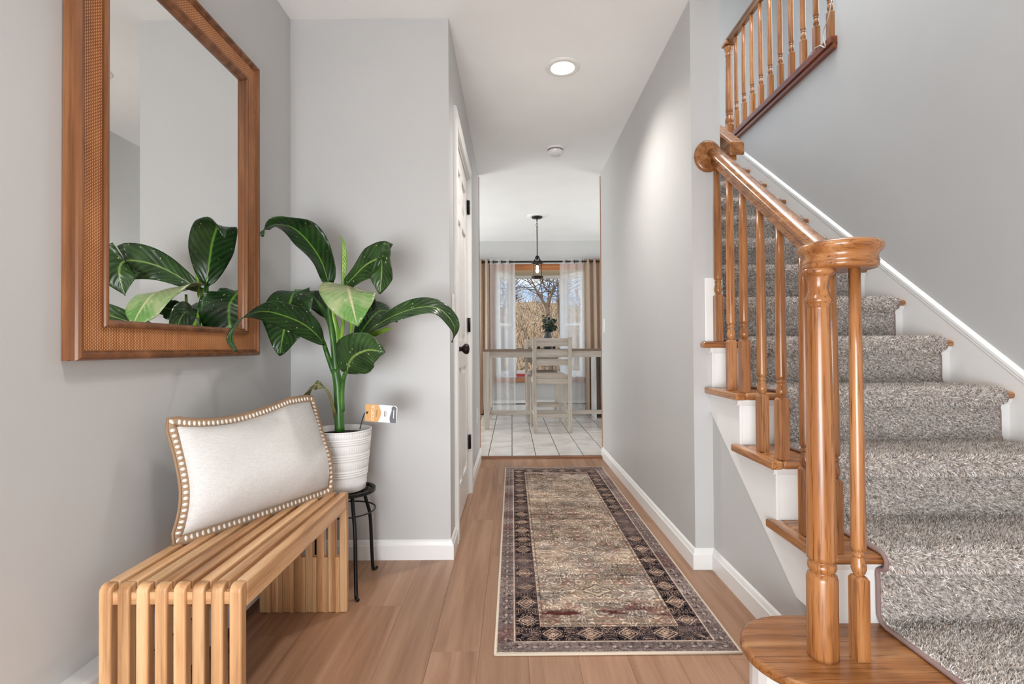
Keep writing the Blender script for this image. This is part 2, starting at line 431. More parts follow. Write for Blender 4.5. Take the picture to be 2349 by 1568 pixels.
# casing
def casing_prof(): return [(0, 0), (.0, .016), (.012, .018), (.030, .014), (.052, .018), (.066, .018), (.070, .012), (.070, 0)]
mb = MB()
for y, sgn in ((-.018, -1), (DW+.018, 1)):
    mb.prism([(x, y+sgn*a) for a, x in [(p[0], p[1]) for p in casing_prof()]], 'Z', 0, DZ+.018)
mb.prism([(x, DZ+.018+a) for a, x in casing_prof()], 'Y', -.088, DW+.088)
# jamb
mb.box(-.10, 0, -.018, 0, 0, DZ+.018); mb.box(-.10, 0, DW, DW+.018, 0, DZ+.018); mb.box(-.10, 0, 0, DW, DZ, DZ+.018)
mb.build('casing', M['trim'], d)
kn = MB(); kn.lathe([(.026, 0), (.028, .006), (.014, .012), (.011, .028), (.018, .036), (.027, .046), (.028, .058), (.022, .066), (.006, .070)], n=20)
k = kn.build('knob', M['bronze'], d); k.rotation_euler = (0, PI/2, 0); k.location = (-.008, .07, .945); k['label'] = 'dark bronze round door knob'
for z in (.34, 1.10, 1.87):
    hb = MB(); hb.box(-.006, -.001, -.018, .018, -.045, .045); hb.lathe([(.007, -.046), (.007, .046)], (.004, .004), 8)
    hg = hb.build('hinge', M['black'], d); hg.location = (0, DW-.004, z)
struct(box('wall_closet', M['wall'], XL-.5, XL-.49, DY0-.2, DY1+.2, 0, 2.2))

# ---- bay window
wn = thing('window_1', 'white bay window with angled sides and orange wooden casing', None, (.41, YF, 0), kind='structure')
def wbox(name, mat, x0, x1, y0, y1, z0, z1, bevel=0): return box(name, mat, x0-.41, x1-.41, y0-YF, y1-YF, z0, z1, wn, bevel)
CX0, CX1, CY = .035, .755, 7.72
WZ0, WZ1 = .58, 2.0
# outer wood casing on the room side
for nm, a in (('casing', (BX0-.08, BX1+.08, YF-.018, YF, BZ1, BZ1+.085)), ('casing', (BX0-.08, BX0, YF-.018, YF, BZ0-.02, BZ1)), ('casing', (BX1, BX1+.08, YF-.018, YF, BZ0-.02, BZ1))):
    wbox(nm, M['cedarX'] if a[5]-a[4] < .2 else M['cedarZ'], *a, bevel=.004)
wbox('sill_apron', M['cedarX'], BX0-.08, BX1+.08, YF-.05, YF+.02, BZ0-.06, BZ0+.012, .006)
# bay seat, soffit
for nm, z0, z1, mat in (('bay_seat', BZ0-.03, BZ0+.012, M['trim']), ('bay_soffit', BZ1-.005, BZ1+.04, wood('pale_soffit', (196, 168, 130), (214, 190, 152), (226, 206, 172), 'X', .5))):
    mb = MB(); poly = [(BX0-.41, .0), (BX1-.41, .0), (BX1-.41, .12), (CX1+.03-.41, CY+.06-YF), (CX0-.03-.41, CY+.06-YF), (BX0-.41, .12)]
    mb.prism(poly, 'Z', z0, z1); mb.build(nm, mat, wn)
def sash(p0, p1, z0, z1, fw, double, name):
    """window unit between two floor points; returns nothing, parts hang from wn"""
    p0, p1 = Vector((p0[0]-.41, p0[1]-YF, 0)), Vector((p1[0]-.41, p1[1]-YF, 0)); L = (p1-p0).length; ang = math.atan2(p1.y-p0.y, p1.x-p0.x)
    def mk(nm, mat, b, bevel=0):
        o = MB().box(*b).build(nm, mat, wn, bevel); o.location = p0; o.rotation_euler = (0, 0, ang); return o
    mb = MB(); mb.box(0, fw, -.04, .04, z0, z1); mb.box(L-fw, L, -.04, .04, z0, z1); mb.box(fw, L-fw, -.04, .04, z0, z0+fw); mb.box(fw, L-fw, -.04, .04, z1-fw, z1)
    o = mb.build('frame', M['trim'], wn, .004); o.location = p0; o.rotation_euler = (0, 0, ang)
    g = fw+.02
    if double:
        zm = (z0+z1)/2
        for za, zb, yy in ((z0+fw, zm+.02, -.012), (zm-.02, z1-fw, .012)):
            mb = MB(); mb.box(fw, fw+.035, yy-.015, yy+.015, za, zb); mb.box(L-fw-.035, L-fw, yy-.015, yy+.015, za, zb)
            mb.box(fw+.035, L-fw-.035, yy-.015, yy+.015, za, za+.04); mb.box(fw+.035, L-fw-.035, yy-.015, yy+.015, zb-.04, zb)
            s = mb.build('sash', M['trim'], wn); s.location = p0; s.rotation_euler = (0, 0, ang)
            mk('pane', M['glass'], (fw+.035, L-fw-.035, yy-.002, yy+.002, za+.04, zb-.04))
    else:
        mk('pane', M['glass'], (fw, L-fw, -.002, .002, z0+fw, z1-fw))
sash((CX0-.02, CY), (CX1+.02, CY), BZ0+.01, BZ1, .045, False, 'centre')
sash((BX0+.02, YF+.10), (CX0-.03, CY-.03), BZ0+.01, BZ1, .04, True, 'left')
sash((CX1+.03, CY-.03), (BX1-.02, YF+.10), BZ0+.01, BZ1, .04, True, 'right')

# ---- electric baseboard heaters
def heater(name, L, label):
    h = thing(name, label, 'heater')
    # profile in (depth, z); runs along local X
    MB().prism([(0, .0), (-.012, .0), (-.012, .19), (-.05, .205), (-.054, .200), (-.062, .170), (-.066, .170), (-.058, .208), (-.05, .214), (0, .214)], 'X', 0, L).build('back_panel', M['heater'], h)
    MB().prism([(-.062, .035), (-.066, .035), (-.066, .145), (-.05, .155), (-.05, .150), (-.062, .142)], 'X', 0, L).build('front_cover', M['heater'], h)
    MB().box(0, L, -.052, -.013, .04, .165).build('fin_core', M['dark'], h)
    return h
h1 = heater('baseboard_heater', 3.0, 'pale baseboard heater with dark slot along the wall below the mirror'); h1.location = (XW, -.8, 0); h1.rotation_euler = (0, 0, PI/2)
h1.scale = (1, 1, 1)
h2 = heater('baseboard_heater', 2.6, 'pale baseboard heater with dark slot below the bay window'); h2.location = (-.9, YF, 0)
# ================================================================= staircase
st = thing('staircase', 'oak-tread staircase with white risers going up on the right', None, (0, 0, 0), kind='structure')
TH = .027
def tread(poly, z, name='tread', ax='X'):
    o = MB().prism(poly, 'Z', z-TH, z).build(name, M['oak'+ax], st, .0115, 4); return o
# bullnose starting step
ell = [(.75+.172*math.cos(a), 1.275+.168*math.sin(a)) for a in [math.radians(270-d) for d in range(0, 181, 10)]]
poly = [(1.862, NY(1))]+ell+[(.848, 1.443), (.848, RY(2)+.01), (1.862, RY(2)+.01)]
o = tread(poly, RISE); o['label'] = 'rounded oak starting step'
for k in range(2, 14):
    z = k*RISE; b = RY(k+1)+.008
    if k < 5:
        poly = [(.8615, NY(k)), (1.862, NY(k)), (1.862, b), (.8615, b)]
        # mitred return along the open side, grain running with the flight
        MB().prism([(.824, NY(k)), (.8613, NY(k)), (.8613, b), (.8465, b), (.8465, NY(k)+.305), (.824, NY(k)+.305)], 'Z', z-TH, z).build('return_nosing', M['oakY'], st, .0115, 4)
    elif k == 5: poly = [(.806, NY(k)), (1.862, NY(k)), (1.862, b), (XE+.002, b), (XE+.002, YR-.002), (.806, YR-.002)]
    else: poly = [(XE+.002, NY(k)), (1.862, NY(k)), (1.862, b), (XE+.002, b)]
    tread(poly, z)
# risers with a cove under the nosing
mb = MB(); pl = [(.75+.150*math.cos(a), 1.275+.146*math.sin(a)) for a in [math.radians(270-d) for d in range(0, 181, 12)]]
mb.prism([(1.862, RY(1)-.008)]+pl+[(.848, 1.421), (.862, 1.38), (1.862, 1.16)], 'Z', 0, RISE-TH).build('riser', M['trim'], st)
for k in range(2, 15):
    x0 = XS+.0005 if k <= 5 else XE+.001
    y = RY(k); z0, z1 = (k-1)*RISE, k*RISE-TH
    mb = MB(); mb.box(x0, 1.862, y, y+.016, z0, z1)
    mb.prism([(y, z1), (y, z1-.022), (y-.004, z1-.020), (y-.010, z1-.008), (y-.012, z1)], 'X', (.840 if k <= 5 else x0), 1.862)
    mb.build('riser', M['trim'], st)
# outer skirt board with the stepped top and diagonal lower edge, and the wall under it
A = at(1622, 925, X=.851); B = at(1845, 1408, X=.851)
sl = (A.z-B.z)/(A.y-B.y)
def diag(y): return A.z+(y-A.y)*sl
top = []
for k in range(2, 6):
    top += [(RY(k), (k-1)*RISE), (RY(k), k*RISE-TH)]
top += [(YR, 5*RISE-TH)]
yb = B.y+(RISE-B.z)/sl
poly = [(max(RY(2), 1.38), RISE)]+top[1:]+[(YR, diag(YR)), (yb+.0, RISE)] if yb > RY(2) else top+[(YR, diag(YR))]
MB().prism(poly, 'X', .850, XS).build('skirt_board', M['trim'], st)
# cove mouldings under the side returns
mb = MB()
for k in range(2, 6):
    z1 = k*RISE-TH; y0, y1 = RY(k)-.012, min(NY(k)+.297, YR)
    mb.prism([(.850, z1), (.850, z1-.022), (.846, z1-.020), (.840, z1-.008), (.838, z1)], 'Y', y0, y1)
mb.build('cove_moulding', M['trim'], st)
wp = [(1.40, 0), (1.40, RISE-TH)]+[(a+.016, b-.002) for a, b in top]+[(YR, 0)]
struct(MB().prism([(1.40, 0), (1.40, RISE-TH), (RY(2)+.016, RISE-TH)]+[(a+.016, b) for a, b in top[1:-1]]+[(YR, top[-1][1]), (YR, 0)], 'X', XS, XS+.035).build('wall_under_stair', M['wall']))
# white end block on the wall end above the fifth tread
box('end_block', M['trim'], .828, XE-.001, YR-.014, YR, 5*RISE, 1.245, st, .003)
# wall-side skirt board and its moulding cap
nos = lambda y: RISE+(y-Y1)*RISE/RUN
mb = MB(); mb.prism([(1.0, 0), (1.0, nos(1.0)+.05), (4.40, nos(4.40)+.05), (4.46, Z2-.06), (4.46, Z2-.5)], 'X', 1.862, XQ); mb.build('wall_skirt', M['trim'], st)
mb = MB(); prof = [(0, .046), (-.0135, .046), (-.0150, .054), (-.0135, .060), (-.0165, .066), (-.0150, .078), (-.006, .088), (0, .090)]
mb.sweep([(a, b) for a, b in prof], [((XQ, y, nos(y)), (1, 0, 0), (0, 0, 1)) for y in (1.0, 4.40)], smooth=False); mb.build('skirt_cap', M['trim'], st)

# ---------------------------------------------------------------- carpet runner
CX_0, CX_1 = .992, 1.812
T = .013
path = [(RY(1)-T, .004)]
for k in range(1, 14):
    z = k*RISE
    path += [(RY(k)-T, z-.075), (RY(k)-T+.004, z-.052), (RY(k)-T+.002, z-.046)]
    for a in range(-88, 95, 22):   # round the nose
        r = .017+T; path.append((NY(k)+.012-r*math.cos(math.radians(a)), z-.017+r*math.sin(math.radians(a))))
    path += [(RY(k+1)-T-.02, z+T), (RY(k+1)-T-.004, z+T+.004), (RY(k+1)-T, z+T+.02)]
path += [(RY(14)-T, Z2-.06)]
# resample evenly
P = np.array(path); seg = np.linalg.norm(np.diff(P, axis=0), axis=1); cum = np.concatenate([[0], np.cumsum(seg)])
nP = int(cum[-1]/.0075); tt = np.linspace(0, cum[-1], nP); PY = np.interp(tt, cum, P[:, 0]); PZ = np.interp(tt, cum, P[:, 1])
dY = np.gradient(PY); dZ = np.gradient(PZ); nrm = np.stack([-dZ, dY], 1); nrm /= np.linalg.norm(nrm, axis=1)[:, None]
nX = 92; XX = np.linspace(CX_0, CX_1, nX); rs = np.random.RandomState(5)
V = np.zeros((nP, nX, 3)); D = rs.normal(0, .0011, (nP, nX))
V[..., 0] = XX[None]; V[..., 1] = PY[:, None]+nrm[:, 0:1]*D; V[..., 2] = PZ[:, None]+nrm[:, 1:2]*D
# sides turned down to the wood
L = V[:, :1].copy(); L[..., 0] -= .004; L[..., 1] -= nrm[:, None, 0]*T*.9; L[..., 2] -= nrm[:, None, 1]*T*.9
R = V[:, -1:].copy(); R[..., 0] += .004; R[..., 1] -= nrm[:, None, 0]*T*.9; R[..., 2] -= nrm[:, None, 1]*T*.9
V = np.concatenate([L, V, R], 1); nX += 2
def grid_mesh(name, V, smooth=True):
    n, m = V.shape[:2]; idx = np.arange(n*m).reshape(n, m)
    F = np.stack([idx[:-1, :-1], idx[:-1, 1:], idx[1:, 1:], idx[1:, :-1]], -1).reshape(-1, 4)
    me = bpy.data.meshes.new(name); me.vertices.add(n*m); me.vertices.foreach_set('co', V.reshape(-1).astype('f'))
    me.loops.add(F.size); me.loops.foreach_set('vertex_index', F.reshape(-1).astype('i')); me.polygons.add(len(F))
    me.polygons.foreach_set('loop_start', np.arange(0, F.size, 4, dtype='i')); me.polygons.foreach_set('loop_total', np.full(len(F), 4, dtype='i'))
    me.polygons.foreach_set('use_smooth', np.full(len(F), smooth)); me.update(); me.validate(); return me
t = NT('carpet_backing'); v = t.mapping()
n = t.noise(v, 120, 3, .7); t.l(t.ramp(n, [(.32, rgba((110, 101, 94))), (.5, rgba((166, 157, 150))), (.68, rgba((220, 214, 209)))]), t.b.inputs['Base Color'])
t.set(Roughness=.95); t.b.inputs['Specular IOR Level'].default_value = .1; t.bump(n, .8, .004)
cp = link('stair_carpet', grid_mesh('stair_carpet', V), t.m)
tag(cp, 'speckled grey-brown plush carpet runner covering the stairs', 'carpet')
# pile: short tufts standing on the runner
def tufts(n, y_lo, y_hi, size):
    ok = np.where((PY > y_lo) & (PY < y_hi))[0]
    i = rs.choice(ok, n); fx = rs.uniform(CX_0+.001, CX_1-.001, n)
    jy = rs.uniform(-.004, .004, n)
    tang = np.stack([dY[i], dZ[i]], 1); tang /= np.linalg.norm(tang, axis=1)[:, None]
    base = np.stack([fx, PY[i]+tang[:, 0]*jy, PZ[i]+tang[:, 1]*jy], 1)
    nn = np.stack([np.zeros(n), nrm[i, 0], nrm[i, 1]], 1); tg = np.stack([np.zeros(n), tang[:, 0], tang[:, 1]], 1); xx = np.tile([1., 0, 0], (n, 1))
    a = rs.uniform(0, 2*PI, n)[:, None]; side = (xx*np.cos(a)+tg*np.sin(a))*size*rs.uniform(.5, 1, (n, 1))*.32
    lean = (xx*rs.normal(0, .45, (n, 1))+tg*rs.normal(-.25, .45, (n, 1)))
    tip = base+(nn+lean)*size*rs.uniform(.6, 1.15, (n, 1))
    base = base-nn*.002
    return np.stack([base-side, base+side, tip], 1)
TT = np.concatenate([tufts(120000, .9, 1.9, .0085), tufts(70000, 1.9, 3.0, .0095), tufts(30000, 3.0, 4.6, .011)])
n = len(TT)
me = bpy.data.meshes.new('carpet_pile'); me.vertices.add(n*3); me.vertices.foreach_set('co', TT.reshape(-1).astype('f'))
me.loops.add(n*3); me.loops.foreach_set('vertex_index', np.arange(n*3, dtype='i')); me.polygons.add(n)
me.polygons.foreach_set('loop_start', np.arange(0, n*3, 3, dtype='i')); me.polygons.foreach_set('loop_total', np.full(n, 3, dtype='i')); me.update()
pal = np.array([lin(c) for c in ((250, 247, 244), (222, 214, 207), (192, 182, 174), (150, 140, 131), (106, 95, 86), (236, 220, 206))])
cc = pal[rs.choice(6, n, p=[.2, .24, .2, .14, .08, .14])]*rs.uniform(.9, 1.1, (n, 1))
ca = me.color_attributes.new('yarn', 'FLOAT_COLOR', 'POINT'); q = np.ones((n*3, 4)); q[:, :3] = np.repeat(cc, 3, 0); ca.data.foreach_set('color', q.reshape(-1).astype('f'))
t = NT('carpet_yarn'); at_ = t.n('VertexColor', layer_name='yarn'); t.l(at_.outputs['Color'], t.b.inputs['Base Color']); t.set(Roughness=.9)
t.b.inputs['Specular IOR Level'].default_value = .15; t.b.inputs['Sheen Weight'].default_value = .2
pl = link('pile', me, t.m, cp); pl['kind'] = 'stuff'
# bound edge, left and right
for x, nm in ((CX_0-.004, 'binding'), (CX_1+.004, 'binding')):
    sel = np.arange(0, nP, 2)
    b = MB().tube([(x, PY[i]-nrm[i, 0]*.006, PZ[i]-nrm[i, 1]*.006) for i in sel], .0065, 6).build(nm, plain('binding_tape', (142, 118, 112), .8), cp)

# ================================================================= lower railing
rl = thing('stair_railing', 'golden oak stair railing with round volute cap, turned newel and balusters', 'railing', (.85, 1.25, RISE))
RX = .876; RLOC = Vector((.85, 1.25, RISE))
def rpart(mb, name, mat, bevel=0): return mb.build(name, mat, rl, bevel, loc=-RLOC)
zr = lambda y: 1.772+(y-2.18)*RISE/RUN      # rail centre
HP = [(-.016, -.028), (.016, -.028), (.020, -.024), (.019, -.014), (.017, -.008), (.022, -.001), (.030, .006), (.032, .014), (.028, .022), (.018, .029), (0, .032), (-.018, .029), (-.028, .022), (-.032, .014), (-.030, .006), (-.022, -.001), (-.017, -.008), (-.019, -.014), (-.020, -.024)]
s = RISE/RUN; th = math.atan(s); U = Vector((0, -math.sin(th), math.cos(th)))
fr = [((RX, 2.172, zr(2.172)), (1, 0, 0), (0, 0, 1.0/math.cos(th)*.98))]
fr += [((RX, y, zr(y)), (1, 0, 0), U) for y in (2.10, 1.52)]
for y, z, a in ((1.44, zr(1.46)-.012, .8), (1.38, 1.178, .5), (1.31, 1.170, 0)):
    fr.append(((RX, y, z), (1, 0, 0), (0, -math.sin(th*a), math.cos(th*a))))
rpart(MB().sweep(HP, fr), 'handrail', M['oakY'])
# volute cap
VC = (.808, 1.250)
mb = MB(); z0 = 1.137
mb.lathe([(.02, z0), (.078, z0), (.081, z0+.004), (.082, z0+.012), (.079, z0+.014), (.083, z0+.016), (.081, z0+.019), (.080, z0+.027), (.082, z0+.034), (.088, z0+.041), (.092, z0+.047), (.093, z0+.053), (.090, z0+.059), (.080, z0+.064), (.055, z0+.067), (.0, z0+.068)], VC, 48)
o = rpart(mb, 'volute_cap', M['oakX']); o['label'] = 'round oak volute cap at the foot of the handrail'
# rosette
mb = MB(); mb.lathe([(.058, 0), (.060, .004), (.060, .010), (.054, .016), (.046, .018), (0, .018)], n=36, sx=1, sy=1.14)
o = mb.build('rosette', M['oakZ'], rl); o.rotation_euler = (PI/2, 0, 0); o.location = Vector((.850, YR, 1.768))-RLOC
def baluster(mb, x, y, z0, z1, block=.2, w=.032):
    h = w/2; c = .006
    ring = lambda q, z: [(x-q, y-q, z), (x+q, y-q, z), (x+q, y+q, z), (x-q, y+q, z)]
    b = z0+block
    mb.add(ring(h, z0)+ring(h, b-.008)+ring(h*.72, b), [(0,3,2,1), (8,9,10,11)]+[(k*4+i, k*4+(i+1) % 4, k*4+4+(i+1) % 4, k*4+4+i) for k in (0, 1) for i in range(4)])
    L = z1-b
    mb.lathe([(.0105, b-.003), (.0108, b+.003), (.0135, b+.006), (.0168, b+.016), (.0165, b+.024), (.0128, b+.042), (.0115, b+.046), (.0150, b+.049), (.0152, b+.053), (.0118, b+.056), (.0118, b+.060), (.0162, b+.063), (.0168, b+.07), (.0165, b+.12), (.0158, b+.35), (.0142, b+L*.75), (.0125, z1)], (x, y), 14)
    return mb
for k, y in ((2, 1.392), (2, 1.522), (3, 1.655), (3, 1.783), (4, 1.916), (4, 2.030), (5, 2.152)):
    z0 = k*RISE
    rpart(baluster(MB(), RX, y, z0, zr(y)-.022), 'baluster', M['oakZ'])
rpart(baluster(MB(), .836, 1.236, RISE, 1.14), 'baluster', M['oakZ'])
rpart(baluster(MB(), .895, 1.262, RISE, 1.14, .23), 'baluster', M['oakZ']) if False else None
# newel post
nx, ny, z = .753, 1.246, RISE
mb = MB(); mb.lathe([(.034, z), (.0345, z+.01), (.0345, z+.19), (.032, z+.200), (.027, z+.205), (.0265, z+.208), (.031, z+.213), (.032, z+.220), (.031, z+.227), (.027, z+.231), (.027, z+.234), (.0325, z+.238), (.0330, z+.246), (.0325, z+.30), (.0305, z+.50), (.0265, z+.75),
   (.0240, z+.845), (.0240, z+.850), (.0270, z+.853), (.0265, z+.857), (.0305, z+.861), (.0315, z+.867), (.0300, z+.873), (.0262, z+.877), (.0255, z+.880), (.0225, z+.892), (.0220, z+.900), (.0235, z+.912), (.0268, z+.922), (.0275, z+.925), (.033, z+.928), (.0365, z+.934), (.0365, z+.939), (.033, z+.944), (.028, z+.945)], (nx, ny), 28)
o = rpart(mb, 'newel_post', M['oakZ']); o['label'] = 'turned round newel post'

# ================================================================= wall handrail of the upper flight
wr = thing('wall_handrail', 'short square-cut oak handrail end on the stairwell wall above the railing', 'handrail', (.98, 2.24, 1.79))
WL = Vector((.98, 2.24, 1.79))
e = at(1691, 341, Y=2.24)
ye, ze = 2.24, e.z
pr = [(-.030, -.026), (.030, -.026), (.033, -.020), (.033, .020), (.026, .030), (-.026, .030), (-.033, .020), (-.033, -.020)]
mb = MB().sweep(pr, [((e.x, y, ze+(y-ye)*s), (1, 0, 0), (0, 0, 1.1)) for y in (ye, 4.4)], smooth=False)
o = mb.build('rail', M['oakY'], wr, .004, 2, -WL)
mb = MB().sweep([(a*.6, b) for a, b in ((-.03, -.055), (.03, -.055), (.03, -.024), (-.03, -.024))], [((e.x-.012, y, ze+(y-ye)*s), (1, 0, 0), (0, 0, 1.1)) for y in (ye+.02, 4.4)], smooth=False)
mb.build('rail_backing', M['oakY'], wr, .002, 2, -WL)
mb = MB()
for y in (2.5, 3.6): MB().box(XE, e.x-.03, y-.012, y+.012, ze+(y-ye)*s-.06, ze+(y-ye)*s-.035).build('bracket', M['bronze'], wr, 0, 2, -WL)

# ================================================================= gallery railing upstairs
gl = thing('gallery_railing', 'oak gallery railing with turned balusters above the stair wall', 'railing', (1.87, 3.6, Z2))
GL = Vector((1.87, 3.6, Z2)); GX = 1.868
def gpart(mb, name, mat, bevel=0): return mb.build(name, mat, gl, bevel, loc=-GL)
gpart(MB().box(1.838, 1.99, 2.89, 4.36, Z2-.030, Z2+.012).box(1.850, 1.874, 2.89, 4.34, Z2-.062, Z2-.030), 'base_rail', wood('dark_oak_shoe', (84, 38, 16), (122, 60, 28), (150, 82, 42), 'Y', .3), .004)
gpart(MB().sweep(HP, [((GX, y, 3.545), (1, 0, 0), (0, 0, 1)) for y in (2.80, 4.30)]), 'handrail', M['oakY'])
for i in range(10):
    y = 4.175-.1372*i
    gpart(baluster(MB(), GX, y, Z2+.012, 3.52, .17), 'baluster', M['oakZ'])
mb = MB(); x, y, z = GX, 4.315, Z2-.05
mb.box(x-.036, x+.036, y-.036, y+.036, z, z+.16)
mb.lathe([(.030, z+.16), (.034, z+.166), (.030, z+.172), (.034, z+.19), (.036, z+.21), (.026, z+.245), (.024, z+.25), (.031, z+.258), (.024, z+.266), (.030, z+.275), (.031, z+.30), (.026, z+.62), (.023, z+.76), (.029, z+.768), (.023, z+.776), (.024, z+.79), (.034, z+.815), (.036, z+.825), (.036, z+.84)], (x, y), 20)
gpart(mb, 'newel_post', M['oakZ'])
gpart(MB().box(x-.045, x+.045, y-.045, y+.045, 3.515, 3.545), 'newel_cap', M['oakX'], .008)
# loose white cable dangling from the gallery
cb = spline([at(1908, 0, X=1.835), at(1900, 40, X=1.83), at(1888, 75, X=1.832), at(1893, 108, X=1.83), at(1880, 105, X=1.838), at(1860, 122, X=1.866), at(1830, 170, X=1.868), at(1805, 205, X=1.868), at(1785, 228, X=1.868), at(1763, 238, X=1.868), at(1745, 243, X=1.868), at(1715, 270, X=1.868), at(1695, 292, X=1.868)], 60)
tag(MB().tube(cb, .0035, 6).build('cable', plain('cable_sheath', (196, 186, 176), .5)), 'thin white cable looping under the gallery railing', 'cable')
# ================================================================= mirror
def ring(mb, rect, prof):
    """rect = (y0,y1,z0,z1); prof = [(inset, depth)] ; built in local coords with depth along +X"""
    y0, y1, z0, z1 = rect; vs = []; fs = []
    for i, d in prof: vs += [(d, y0+i, z0+i), (d, y1-i, z0+i), (d, y1-i, z1-i), (d, y0+i, z1-i)]
    for k in range(len(prof)-1): fs += [(k*4+i, k*4+(i+1) % 4, k*4+4+(i+1) % 4, k*4+4+i) for i in range(4)]
    mb.add(vs, fs); return mb
MY0, MY1, MZ0, MZ1 = 1.130, 1.950, .927, 2.033
mi = thing('wall_mirror', 'large rectangular wall mirror in brown wooden frame with woven cane band', 'mirror', (XW, (MY0+MY1)/2, MZ0))
r = (-(MY1-MY0)/2, (MY1-MY0)/2, 0, MZ1-MZ0)
o = ring(MB(), r, [(0, .002), (0, .012), (.002, .014), (.002, .020), (.0, .022), (0, .031), (.003, .036), (.007, .040), (.012, .040), (.015, .035), (.015, .032), (.018, .030), (.021, .030), (.023, .026), (.023, .010), (0, .002)]).build('outer_moulding', M['frameZ'], mi)
t = NT('woven_cane'); v = t.mapping()
sx = t.n('SeparateXYZ'); t.l(v, sx.inputs[0])
st_ = t.math('ABSOLUTE', t.math('SINE', t.math('MULTIPLY', sx.outputs['Y'], 620)))
wy = t.math('SINE', t.math('MULTIPLY', sx.outputs['Y'], 620)); wz = t.math('SINE', t.math('MULTIPLY', sx.outputs['Z'], 820))
wv2 = t.math('MULTIPLY_ADD', st_, .62, t.math('MULTIPLY', t.math('MULTIPLY', wy, wz), .30))
nn = t.noise(v, 9, 4, .6); f = t.math('MULTIPLY_ADD', nn, .35, t.math('MULTIPLY', wv2, .75))
t.l(t.ramp(f, [(.18, rgba((84, 40, 16))), (.45, rgba((176, 108, 60))), (.85, rgba((232, 176, 120)))]), t.b.inputs['Base Color'])
t.set(Roughness=.55); t.bump(wv2, .5, .001)
ring(MB(), r, [(.023, .026), (.079, .026), (.079, .008), (.023, .008), (.023, .026)]).build('cane_band', t.m, mi)
ring(MB(), r, [(.079, .010), (.079, .032), (.081, .036), (.085, .038), (.089, .037), (.092, .033), (.093, .030), (.097, .027), (.098, .020), (.098, .010), (.079, .010)]).build('inner_bead', M['frameZ'], mi)
MB().box(.014, .018, r[0]+.094, r[1]-.094, .094, r[3]-.094).build('mirror_glass', M['mirror'], mi)

# ================================================================= slatted bench
bx0, by0, by1, bh = -.918, 1.127, 1.866, .43
SWD, SP = .027, .0413
bn = thing('slatted_bench', 'long teak slatted bench with waterfall legs under the mirror', 'bench', (-.76, 1.495, 0))
BL = Vector((-.76, 1.495, 0)); lt = .025
def arcp(cx, cz, r, a0, a1, n=6): return [(cx+r*math.cos(math.radians(a0+(a1-a0)*i/n)), cz+r*math.sin(math.radians(a0+(a1-a0)*i/n))) for i in range(n+1)]
near = [(by0, 0), (by0+lt, 0), (by0+lt, bh)]+arcp(by0+.016, bh-.016, .016, 90, 180)
far = [(by1-lt, 0), (by1, 0)]+arcp(by1-.016, bh-.016, .016, 0, 90)+[(by1-lt, bh)]
def shp(poly, z=None):
    me = MB().prism([(a-BL.y, b) for a, b in poly], 'X', -SWD/2, SWD/2).mesh('slat'); return me
m_near, m_far = shp(near), shp(far)
m_seat = MB().box(-SWD/2, SWD/2, by0+lt+.0005-BL.y, by1-lt-.0005-BL.y, bh-.062, bh-.0004).mesh('slat')
m_fill = MB().box(-(SP-SWD)/2, (SP-SWD)/2, -.0105, .0105, .0, .198).mesh('slat')
for i in range(8):
    x = bx0+SWD/2+i*SP-BL.x
    link('leg_slat', m_near, M['teakZ'], bn, .0045, 3, (x, 0, 0)); link('leg_slat', m_far, M['teakZ'], bn, .0045, 3, (x, 0, 0))
    link('seat_slat', m_seat, M['teakY'], bn, .0055, 3, (x, 0, 0))
    if i < 7:
        for yy in (by0+lt/2, by1-lt/2): link('filler_slat', m_fill, M['teakZ'], bn, 0, 2, (x+SP/2, yy-BL.y, 0))
for yy in (by0+.016, 1.37, 1.62, by1-.016):
    MB().box(bx0+.006-BL.x, bx0+7*SP+SWD-.006-BL.x, yy-.008-BL.y, yy+.008-BL.y, bh-.045, bh-.018).build('cross_rail', M['teakX'], bn)

# ================================================================= pillow
pw = thing('lumbar_pillow', 'cream linen lumbar pillow with tan crochet trim on the bench', 'pillow', (-.78, 1.64, .44))
PL0 = Vector((-.78, 1.64, .44))
cBL = at(412, 1226, Z=.461); cBR = at(778, 1114, Z=.461); cTL = at(397, 972, X=-.925); cTR = at(712, 918, Y=1.94)
cBL += Vector((.03, .0, 0))
nP_ = ((cBR-cBL).cross(cTL-cBL)).normalized()
if nP_.y > 0: nP_ = -nP_
def pil(u, v, side):
    # concave edges between the ear corners
    pu = u+(.5-u)*.05*math.sin(PI*v)*abs(2*u-1)**2; pv = v+((.5-v)*.19*math.sin(PI*min(1, u*1.25)**.8)*abs(2*v-1)**2 if v > .5 else -(.5-v)*.02*math.sin(PI*u)*abs(2*v-1)**2)
    b = cBL.lerp(cBR, pu); t_ = cTL.lerp(cTR, pu); p = b.lerp(t_, pv)-nP_*.055*(1-min(1, v*2.2))**2
    k = max(0, (1-abs(2*u-1)**2.6))**.55*max(0, (1-abs(2*v-1)**2.6))**.55
    wr_ = .016*k*max(0, .5-v)+.004*math.sin(9*u+5*v)*k+.003*math.sin(23*u-14*v)*k*(1-k)
    return p+nP_*side*(.066*k+wr_)
n_ = 34
mb = MB()
for side in (1, -1):
    vs = [pil(i/(n_-1), j/(n_-1), side)-PL0 for i in range(n_) for j in range(n_)]
    mb.add(vs, [(i*n_+j, (i+1)*n_+j, (i+1)*n_+j+1, i*n_+j+1) for i in range(n_-1) for j in range(n_-1)], True)
t = NT('cream_linen'); v = t.mapping()
sx = t.n('SeparateXYZ'); t.l(v, sx.inputs[0])
